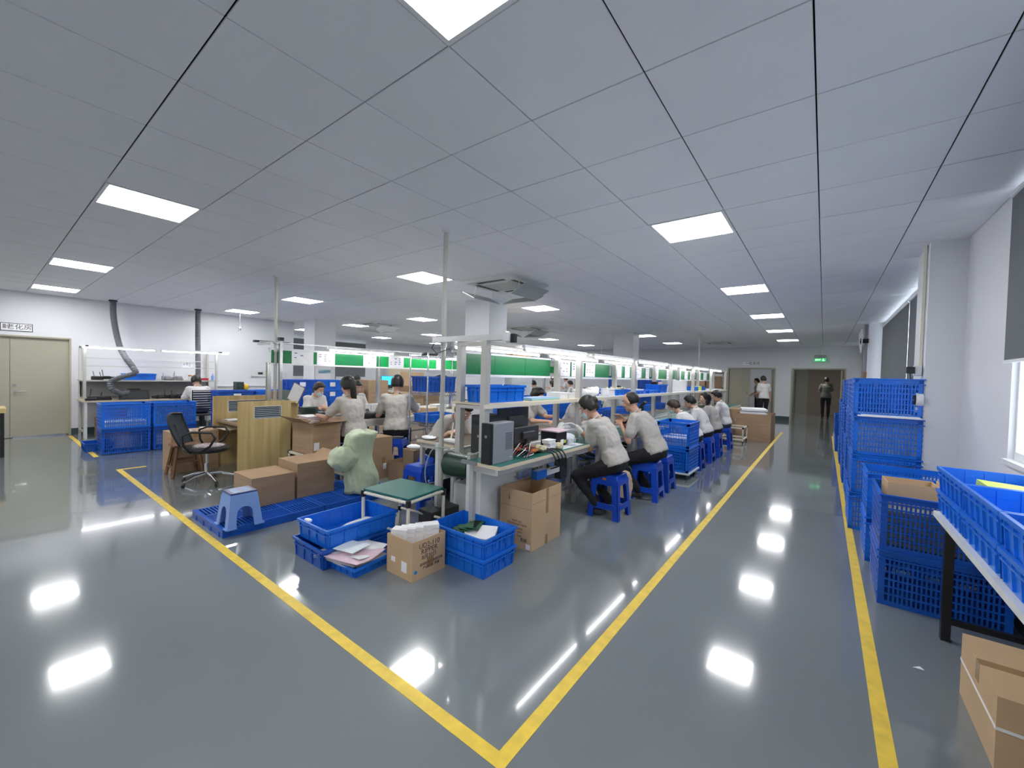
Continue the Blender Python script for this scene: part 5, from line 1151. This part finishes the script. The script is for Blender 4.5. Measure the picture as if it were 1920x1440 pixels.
t = thing('paper_scrap', 'tiny white scrap on the floor between line and carton', 'scrap', (.44, 2.98, 0)); MB().add([(-.02, -.01, .002), (.025, -.005, .002), (.01, .012, .006), (-.02, -.01, .0035), (.025, -.005, .0035), (.01, .012, .0075)], [(0, 2, 1), (3, 4, 5), (0, 1, 4, 3), (1, 2, 5, 4), (2, 0, 3, 5)]).build('scrap', paper, t)
# pillar details
t = thing('junction_box', 'pale junction box with conduit on the nearest right pillar', 'box', (.742, 5.55, 1.62)); B(-.05, 0, -.06, .06, -.05, .05).build('box', white2, t, bevel=.004); B(-.02, 0, -.02, .02, .05, H-1.62).build('conduit', ivory, t)
t = thing('power_adapter', 'black power adapter plugged into the pillar junction box', 'adapter', (.66, 5.50, 1.62)); B(-.03, .03, -.03, .03, -.03, .035).build('body', black, t, bevel=.004); MB().tube([(0, 0, -.03), (.01, 0, -.12), (.05, -.03, -.2), (.06, -.05, -.32)], .004, 6).build('cord', black, t)
t = thing('wall_speaker', 'round black and white device on the pillar corner', 'device', (.75, 5.44, 1.34)); MB().cyl((-.002, 0, 0), .065, -.05, 24, axis='x').build('ring', white, t); MB().cyl((-.052, 0, 0), .055, -.012, 24, axis='x').build('face', black, t); B(-.05, 0, -.02, .05, -.12, -.07).build('bracket', white, t)
notice('printed safety leaflet low on the nearest right pillar', .748, 5.56, .98, .16, .19, None, 0, True).rotation_euler = (0, 0, PI)
t = thing('wall_fan', 'white and black caged fan on the far right pillar', 'fan', (.62, 11.8, 2.42), 0)
MB().tube([(0, .26*math.cos(a), .26*math.sin(a)) for a in [i*PI/12 for i in range(25)]], .012, 6).build('cage_ring', white, t)
for i in range(12): a = i*PI/6; MB().tube([(-.03, 0, 0), (-.04, .15*math.cos(a), .15*math.sin(a)), (0, .26*math.cos(a), .26*math.sin(a))], .003, 4).build('cage_wire', white, t)
for i in range(3): a = i*2*PI/3; MB().box(-.004, .004, .03, .22, -.05, .05, Matrix.Rotation(a, 4, 'X')).build('blade', dgrey, t)
MB().cyl((-.02, 0, 0), .05, .14, 14, axis='x').build('motor', black, t); B(.10, .13, -.03, .25, -.03, .03).build('bracket', white, t)
t = thing('vertical_duct', 'grey wrapped duct with brown board on the far right pillar', 'duct', (.72, 12.2, 1.5)); B(-.03, .03, -.05, .12, .25, H-1.5).build('duct', mat('wrapped_foil', (.35, .35, .40), .4, .4, bump=(20, .6, .02)), t); B(-.03, .03, -.12, .2, -.3, .25).build('board', cardd, t)
# ================================================================== LEFT WALL BENCH
t = thing('shelf_workbench', 'aluminium wall bench with shelf, white back sheets and lamp frame by the left door', 'workbench', (0, 0, 0))
B(-12.25, -11.45, 1.26, 3.62, .71, .74).build('tabletop', cream, t); B(-12.2, -11.62, 1.26, 3.56, 1.12, 1.145).build('shelf', alu, t)
for y in (1.30, 3.50):
    B(-11.64, -11.60, y-.02, y+.02, 0, 1.80).build('post', alu, t); B(-12.24, -12.20, y-.02, y+.02, 0, 1.80).build('post', alu, t); B(-12.2, -11.3, y-.015, y+.015, 1.80, 1.83).build('top_arm', dgrey, t); B(-12.2, -11.5, y-.015, y+.015, .10, .13).build('foot_rail', alu, t)
    B(-11.50, -11.46, y-.02, y+.02, 0, .71).build('leg', white2, t)
for z in (1.42, 1.58): B(-11.63, -11.61, 1.32, 3.48, z, z+.015).build('cross_wire', alu, t)
B(-12.23, -12.2, 1.3, 3.5, .78, 1.1).build('back_sheet', mat('grey_backing', (.35, .36, .37), .6), t)
tube_light('first lit tube lamp over the left wall bench', -11.45, 1.22, 2.36, 1.80, 'tube lamps over wall bench'); tube_light('second lit tube lamp over the left wall bench', -11.45, 2.42, 3.72, 1.80, 'tube lamps over wall bench')
notice('first white sheet hung under the left wall bench lamp', -11.66, 1.95, 1.50, .16, .14, None, 0, True); notice('second white sheet hung under the left wall bench lamp', -11.66, 2.95, 1.50, .2, .14, None, 0, True)
tote('blue tote on the shelf of the left wall bench', .30, .52, .14, (-11.92, 2.16, 1.146), 0, blue, 'blue totes near left wall', 4)
def duct(lab, pts, r=.055):
    t = thing('flexible_duct', lab, 'duct', (0, 0, 0)); P = [Vector(p) for p in pts]; out = []; rs = []
    for i in range(len(P)-1):
        a, b_, c, d = P[max(i-1, 0)], P[i], P[i+1], P[min(i+2, len(P)-1)]; n_ = max(4, int((c-b_).length/.018))
        for k in range(n_):
            u = k/n_; out.append(.5*((2*b_)+(c-a)*u+(2*a-5*b_+4*c-d)*u*u+(3*b_-a-3*c+d)*u**3))
    rs = [r if i % 2 else r*.86 for i in range(len(out))]
    MB().tube(out, rs, 10).build('hose', ducting, t); MB().cyl((P[0].x, P[0].y, H-.03), r*1.25, .03, 16).build('ceiling_collar', dgrey, t); return t
duct('grey corrugated duct curling down left of the bench tote', [(-11.95, 1.75, H), (-11.92, 1.76, 2.4), (-11.75, 1.84, 1.8), (-11.45, 1.98, 1.42), (-11.38, 2.0, 1.30), (-11.42, 1.82, 1.22), (-11.48, 1.66, 1.12), (-11.45, 1.66, .98), (-11.48, 1.80, .88), (-11.6, 1.95, .90)])
duct('grey corrugated duct dropping straight behind the seated worker', [(-11.80, 3.18, H), (-11.80, 3.18, 2.2), (-11.80, 3.19, 1.5), (-11.80, 3.19, .95)])
def junk(lab, x, y, z, seed, sx=.2, sy=.3, name='tool_set', m=black, n_=10):
    rr = random.Random(seed); t = thing(name, lab, 'tools', (x, y, z)); b = MB()
    for i in range(n_):
        c = (rr.uniform(-sx, sx)/2, rr.uniform(-sy, sy)/2, rr.uniform(.01, .05)); b.cb((c[0], c[1], c[2]), (rr.uniform(.04, .13), rr.uniform(.04, .16), rr.uniform(.03, .11)), None)
    vox(b, 'tools', m, t, .008, 1)
    for i in range(3): p = Vector((rr.uniform(-sx, sx)/2, rr.uniform(-sy, sy)/2, .03)); MB().tube([p, p+Vector((rr.uniform(-.03, .03), rr.uniform(-.06, .06), rr.uniform(.08, .2)))], .006, 6).build('handle', steel if i == 1 else m, t)
    return t
junk('black screwdrivers and tools at the near end of wall bench', -11.62, 1.52, .742, 1, .25, .32); junk('black tool cluster in the middle of the wall bench', -11.65, 2.55, .742, 2, .25, .42); junk('black tools beside the seated worker on wall bench', -11.7, 3.1, .742, 3, .25, .4); junk('black drill lying on the wall bench shelf', -11.85, 1.62, 1.147, 4, .12, .32, n_=7)
junk('stack of grey boards on the wall bench shelf', -11.9, 2.72, 1.147, 6, .2, .3, 'board_stack', grey, 14)
t = thing('cup', 'orange capped cup on the wall bench shelf', 'cup', (-11.85, 3.05, 1.146)); MB().cyl((0, 0, 0), .03, .09, 14).build('cup', white, t); MB().cyl((0, 0, .09), .035, .03, 14).build('cap', orange, t)
smallbox('red box on wall bench shelf right of the straight duct', -11.85, 3.32, 1.146, .1, .16, .05, red, 'box', None, 'red_box')
t = thing('bottle', 'clear bluish bottle at the end of wall bench shelf', 'bottle', (-11.85, 3.5, 1.146)); MB().tube([(0, 0, 0), (0, 0, .10), (0, 0, .13), (0, 0, .16)], [.03, .03, .012, .012], 12).build('bottle', lblue, t)
t = thing('monitor', 'black laptop like monitor on the left wall bench', 'monitor', (-11.52, 2.02, .742)); MB().box(-.01, .01, -.24, .24, 0, .20, Matrix.Rotation(-.15, 4, 'Y')).build('screen', black, t); MB().box(.011, .012, -.20, .20, .03, .17, Matrix.Rotation(-.15, 4, 'Y')).build('display', dgrey, t); B(-.10, .02, -.1, .1, 0, .012).build('stand', black, t)
smallbox('black speaker box behind the wall bench monitor', -11.75, 2.05, .742, .15, .18, .22, black, 'speaker', None, 'speaker')
carton('red and brown carton stored under the left wall bench', .4, .5, .35, (-11.9, 1.75, 0), 0, cardd, tape=False); smallbox('dark red box under the wall bench behind crate', -11.9, 1.75, .37, .35, .4, .15, mat('dark_red', (.2, .02, .03), .5), 'box', None, 'red_box')
t = thing('tote', 'open blue tote on the floor left of lattice crates', 'tote', (-9.88, 1.26, 0)); bb, r_, q_ = tote_shape(.42, .34, .14, 3); bb.build('shell', blue_d, t); r_.build('rim', blue_d, t); q_.build('ribs', blue_d, t)
LCg = 'blue lattice crates by the left wall bench'
for k, (y, s_) in enumerate(((1.52, 'near'), (2.16, 'far'))):
    for i in range(2): crate('%s lattice crate of the %s stack by wall bench' % (['bottom', 'top'][i], s_), .42, .60, .405, (-9.40, y, .01+i*.41), 0, blue_d if i == 0 else blue, LCg)
t = thing('foam_block', 'white foam pieces in the near top crate by wall bench', 'foam', (-9.40, 1.52, .43)); B(-.19, .19, -.26, .26, 0, .10).build('foam', white, t)
t = thing('clear_film', 'crumpled clear film filling the far top crate', 'film', (-9.40, 2.16, .43)); B(-.19, .19, -.28, .28, 0, .36).build('film', mat('film', (.30, .38, .62), .3, bump=(25, 1, .02), noise=(20, .5)), t)
person('worker with dark hair bent at the left wall bench', (-10.95, 3.0, 0), PI, lean=16, hp=30, sh=shirtw, hairstyle='short', seat=.45)
t = thing('office_chair', 'dark blue slatted back chair behind the wall bench worker', 'office chair', (-10.85, 3.0, 0), 0)
b = MB()
for i in range(9): b.box(.24, .26, -.22, .22, .50+.05*i, .535+.05*i)
tag(b.build('back_slats', mat('navy_chair', (.015, .02, .05), .5), t), kind='stuff'); MB().tube([(.25, -.23, .45), (.26, -.23, .96), (.26, .23, .96), (.25, .23, .45)], .012, 8).build('back_frame', black, t); B(-.22, .22, -.22, .22, .41, .45).build('seat', black, t, bevel=.01); MB().cyl((0, 0, .08), .025, .33, 12).build('column', black, t)
for k in range(5): a = 2*PI*k/5; d = Vector((math.cos(a), math.sin(a), 0)); MB().tube([d*.02+Vector((0, 0, .1)), d*.27+Vector((0, 0, .05))], .016, 6).build('base_arm', black, t); MB().ell(d*.27+Vector((0, 0, .028)), (.028,)*3, None, 8, 6).build('caster', black, t)
t = thing('control_box', 'white wall control panel with small display on left wall', 'panel', (XL+.002, 4.72, 1.33)); B(0, .03, -.22, .22, -.09, .09).build('box', white2, t, bevel=.004); B(.03, .032, -.06, .06, -.03, .03).build('display', dgrey, t)
t = thing('wall_switch', 'white panel with black slot right of the control panel', 'panel', (XL+.002, 5.28, 1.33)); B(0, .03, -.14, .14, -.09, .09).build('box', white2, t, bevel=.004); B(.03, .033, -.10, -.08, -.03, .04).build('slot', black, t)
t = thing('wall_trunking', 'white cable trunking along the left wall', 'trunking', (XL+.001, 0, 0)); B(0, .03, 3.7, 5.58, .98, 1.02).build('trunking', white, t)
t = thing('hanging_camera', 'small camera hanging from ceiling before the left wall', 'camera', (-11.5, 3.95, 2.42)); MB().cyl((0, 0, .05), .004, H-2.47, 6).build('rod', grey, t); B(-.02, .02, -.03, .03, -.05, .05).build('body', grey, t); MB().cyl((.02, 0, 0), .015, .015, 10, axis='x').build('lens', black, t)
t = thing('wooden_table', 'light wood topped table with black frame at the left edge', 'table', (0, 0, 0)); B(-10.6, -9.95, -1.4, .28, .68, .75).build('tabletop', woodp, t)
for y in (.24, -1.3):
    for x in (-9.99, -10.55): B(x-.02, x+.02, y-.02, y+.02, 0, .68).build('leg', black, t)
    for z in (.12, .30): B(-10.53, -10.01, y-.012, y+.012, z, z+.03).build('cross_rail', black, t)
for z in (.3, .6): B(-10.0, -9.98, -1.28, .22, z, z+.03).build('side_rail', black, t)
# ================================================================== BACKGROUND
TG = 'blue totes stacked behind left line'
for c_, (x, y, n_) in enumerate(((-8.75, 2.9, 5), (-8.75, 3.5, 5), (-8.8, 4.1, 6), (-8.75, 4.72, 6), (-8.3, 4.15, 5))):
    for i in range(n_):
        tote('%s tote up in the %s tote column behind left line' % (ORD[i], ORD[c_]), .42, .56, .215, (x, y, i*.208), 0, blue if c_ % 2 else blue_d, TG, 3)
        if i >= n_-2: notice('white label on the %s tote of the %s tote column' % (ORD[i], ORD[c_]), x+.232, y, i*.208+.12, .12, .09, None, 0, False)
for k, (x, y, w_, l_, h_, z) in enumerate(((-9.6, 5.75, .5, .6, .52, 0), (-9.6, 5.75, .5, .55, .5, .53), (-9.6, 6.45, .5, .6, .60, 0), (-9.6, 6.45, .5, .6, .62, .61), (-9.55, 7.15, .5, .55, .45, 0), (-9.55, 7.15, .5, .55, .44, .46), (-9.6, 7.75, .5, .5, .7, 0), (-9.6, 7.75, .5, .5, .36, .71), (-9.6, 7.75, .48, .48, .38, 1.08), (-9.7, 8.4, .5, .6, .6, 0), (-9.7, 8.4, .5, .6, .6, .61))):
    carton('brown carton in the pile behind left line, column %s, level %s' % (['one', 'one', 'two', 'two', 'three', 'three', 'four', 'four', 'four', 'five', 'five'][k], ['floor', 'upper', 'floor', 'upper', 'floor', 'upper', 'floor', 'middle', 'upper', 'floor', 'upper'][k]), w_, l_, h_, (x, y, z), 0, [card, cardd, card2][k % 3], group='carton pile behind left line', labels=[('e', .0, h_*.6, .08, .08)], tape=False)
t = thing('workbench', 'white bench with instruments by the far left blinds', 'workbench', (0, 0, 0)); B(-13.2, -12.4, 6.6, 11.5, .73, .77).build('tabletop', white, t)
for y in (6.7, 8.3, 9.9, 11.4):
    for x in (-13.15, -12.45): B(x-.02, x+.02, y-.02, y+.02, 0, .73).build('leg', white2, t)
for k, y in enumerate((7.1, 8.0, 9.6)):
    t = thing('microscope', 'grey stereo microscope on the far white bench, %s from left' % ORD[k], 'microscope', (-12.8, y, .77)); B(-.1, .1, -.1, .1, 0, .03).build('base', white2, t); B(-.10, -.06, -.02, .02, .03, .42).build('column', grey, t); B(-.06, .06, -.05, .05, .26, .40).build('body', white2, t, bevel=.01); MB().tube([(.03, -.03, .38), (.08, -.03, .48)], .02, 8).tube([(.03, .03, .38), (.08, .03, .48)], .02, 8).build('eyepieces', black, t)
monitor('monitor with lit blue screen on the far white bench', -12.7, 9.1, .77, .5, .30, front=black).name = 'monitor'
t = thing('lit_display', 'glowing blue desktop display before the far wall', 'monitor', (-11.3, 8.15, .90)); B(-.01, .01, -.24, .24, .14, .42).build('screen', screenb, t); B(-.03, -.01, -.25, .25, .13, .43).build('shell', black, t); B(-.03, 0, -.03, .03, 0, .14).build('neck', black, t); B(-.1, .1, -.12, .12, -.02, 0).build('foot', black, t)
smallbox('white cabinet under the glowing blue display', -11.3, 8.15, 0, .5, .7, .88, white2, 'cabinet', None, 'cabinet')
person('worker with ponytail at the microscope by far left blinds', (-12.0, 7.6, 0), PI, lean=12, hp=20, sh=shirtw, hairstyle='pony', female=True)
smallbox('yellow green machine beside the worker at far left blinds', -12.6, 6.7, .77, .3, .3, .4, mat('pale_yellow', (.7, .65, .4), .5), 'machine', None, 'machine')
t = thing('wall_cabinet', 'tall cream cabinet with double doors on the far left wall', 'cabinet', (XL2+.25, 12.2, 0)); B(-.22, .2, -.7, .7, 0, 2.1).build('body', white2, t); 
for s in (-1, 1): B(.2, .215, min(0.01*s, .68*s), max(.01*s, .68*s), .1, 2.05).build('door', cream, t); B(.215, .23, s*.06-.01, s*.06+.01, 1.0, 1.15).build('handle', grey, t)
def bench(lab, x0, x1, y0, y1, m=white2): return table_line('workbench', lab, x0, x1, y0, y1, .75, m)
bench('pale worktable in the middle behind the right line', -8.9, -8.2, 9.5, 15.5); bench('pale worktable near the far wall behind the columns', -10.9, -10.2, 9.5, 17.0)
PEO = [(-7.75, 11.7, PI, 'short', .0), (-7.7, 12.85, PI, 'long', 0), (-7.7, 14.2, PI, 'short', 0), (-9.7, 16.1, PI, 'short', .25), (-9.7, 17.3, PI, 'short', .25), (-9.5, 10.4, PI, 'short', 0)]
LBS = ['worker with curly dark hair seated behind the front shelf tote', 'long haired worker seated second behind the right line shelf', 'worker bent low at middle table left of second post', 'worker in white seated high near the far wall, left one', 'worker in white seated high near the far wall, right one', 'worker seated at far table left of the shelf tote']
for (x, y, r, hs, up_), lb in zip(PEO, LBS):
    person(lb, (x, y, up_*.6), r, lean=14, hp=25, sh=shirtw, hairstyle=hs, vs=.018)
for k, (x, y) in enumerate(((-7.75, 11.7), (-7.7, 12.85), (-7.7, 14.2), (-9.5, 10.4))): stool('blue stool under the %s middle table worker from the left' % ORD[k], x, y)
stool('blue stool on low platform under left high seated worker', -9.7, 16.1, 0, .15); stool('blue stool on low platform under right high seated worker', -9.7, 17.3, 0, .15)
smallbox('low grey platform under the two high seated workers', -9.7, 16.7, 0, .9, 2.4, .149, grey, 'platform', None, 'platform')
person('worker in white seated at right line far side, beyond masked worker', (-3.80, 8.4, 0), 0, lean=16, hp=30, vs=.016)
stool('blue stool under the far side worker beyond masked one', -3.82, 8.4)
t = thing('storage_rack', 'cream rack with brown cartons behind the middle tables', 'rack', (-11.6, 13.4, 0), PI/2)
for x in (-1.2, 0, 1.2):
    for y in (-.3, .3): B(x-.02, x+.02, y-.02, y+.02, 0, 1.6).build('post', cream, t)
for z in (.2, .7, 1.2): B(-1.22, 1.22, -.32, .32, z, z+.03).build('shelf', white2, t)
for i in range(8):
    carton('carton on the cream rack behind middle tables, %s row %s' % (['lower', 'upper'][i//4], ['left', 'centre left', 'centre right', 'right'][i % 4]), .5, .5, .38, (-11.6, 12.5+.6*(i % 4), .73 if i < 4 else 1.23), 0, [cardd, card][i % 2], group='cartons on the cream rack', tape=False)
for c_, (x, y) in enumerate(((-6.9, 16.3), (-6.9, 16.95), (-6.3, 16.3), (-5.6, 16.3), (-5.6, 16.95))):
    for i in range(4): crate('%s crate of far blue crate column %s' % (nm_[i], ORD[c_]), .5, .58, .38, (x, y, i*.385), 0, blue_d, 'blue crates stacked before the far wall')
for c_, (x, y, n_) in enumerate(((-4.3, 5.95, 3), (-4.4, 6.6, 3), (-4.4, 7.8, 3), (-4.4, 8.6, 3), (-4.35, 9.4, 3))):
    for i in range(n_): crate('%s crate of blue crate column %s behind the right line workers' % (['bottom', 'middle', 'top'][i], ORD[c_]), .40, .56, .36, (x-.35, y, i*.365), 0, blue, 'blue crates behind the right line workers')
carton('orange brown carton high on the wire shelving side cabinet', .35, .6, .2, (-4.9, 6.5, 1.66), 0, mat('orange_card', (.60, .34, .10), .7), tape=False)
smallbox('grey tall locker under the orange brown carton', -4.9, 6.5, 0, .4, .65, 1.655, white2, 'locker', None, 'locker')
# ceiling units
def ac(lab, x, y, rz=0, board=True, bm_=None):
    t = thing('air_conditioner', lab, 'air conditioner', (x, y, H), rz)
    b = MB(); b.frust((-.42, .42, -.42, .42), (-.47, .47, -.47, .47), -.035, -.002); b.build('fascia', white2, t)
    B(-.24, .24, -.24, .24, -.045, -.035).build('intake_grille', white, t)
    for i in range(8): B(-.22, .22, -.21+.055*i, -.19+.055*i, -.049, -.045).build('grille_slat', alu, t)
    for s in (-1, 1): B(s*.33-.035, s*.33+.035, -.25, .25, -.037, -.034).build('air_outlet', black, t); B(-.25, .25, s*.33-.035, s*.33+.035, -.037, -.034).build('air_outlet', black, t)
    if board:
        for s, ax in ((1, 0), (-1, 0), (1, 1)):
            m = Matrix.Rotation(PI/2*ax, 4, 'Z') @ Matrix.Translation((s*.46, 0, -.17)) @ Matrix.Rotation(s*-.45, 4, 'Y'); MB().box(-.13, .13, -.30, .30, -.006, .006, m).build('deflector_board', bm_ or mat('deflector', (.42, .45, .44), .4), t)
            for q in (-.2, .2):
                P_ = Matrix.Rotation(PI/2*ax, 4, 'Z'); MB().tube([P_ @ Vector((s*.40, q, -.03)), P_ @ Vector((s*.42, q, -.17))], .006, 6).build('wire_bracket', white, t)
    return t
ac('nearest ceiling cassette air conditioner with grey deflector boards', -3.8, 4.75); ac('ceiling cassette air conditioner with tilted white board, left rear', -10.1, 6.9, 0, True, white); ac('ceiling cassette air conditioner past the central column', -6.8, 9.5); ac('farthest ceiling cassette air conditioner before the end wall', -3.0, 16.0, 0, False)

t = thing('machine', 'small yellow and dark green machine beyond the wall bench end', 'machine', (-11.6, 4.05, 0)); B(-.2, .2, -.2, .2, 0, .85).build('cabinet', white2, t); B(-.12, .12, -.16, .0, .85, 1.12).build('body', mat('dark_tray', (.03, .05, .04), .4), t, bevel=.01); MB().ell((0, .08, .98), (.07, .07, .09), None, 12, 8).build('knob', mat('machine_yellow', (.8, .5, .03), .4), t, smooth=True); B(-.1, .1, .0, .16, .85, .9).build('base', mat('teal_base', (.05, .3, .32), .4), t)
for k, (x, y, z) in enumerate(((-5.9, 6.5, ZC), (-5.75, 7.2, ZC), (-5.9, 8.0, ZC), (-5.8, 9.0, ZC))): smallbox('%s cream box far along the left line bench' % ORD[k], x, y, z, .25, .3, .14, [cream, white, card2, white2][k], group if False else 'box', None, 'box') if False else smallbox('%s small box far along the left line bench' % ORD[k], x, y, z, .25, .3, .14, [cream, white, card2, white2][k])
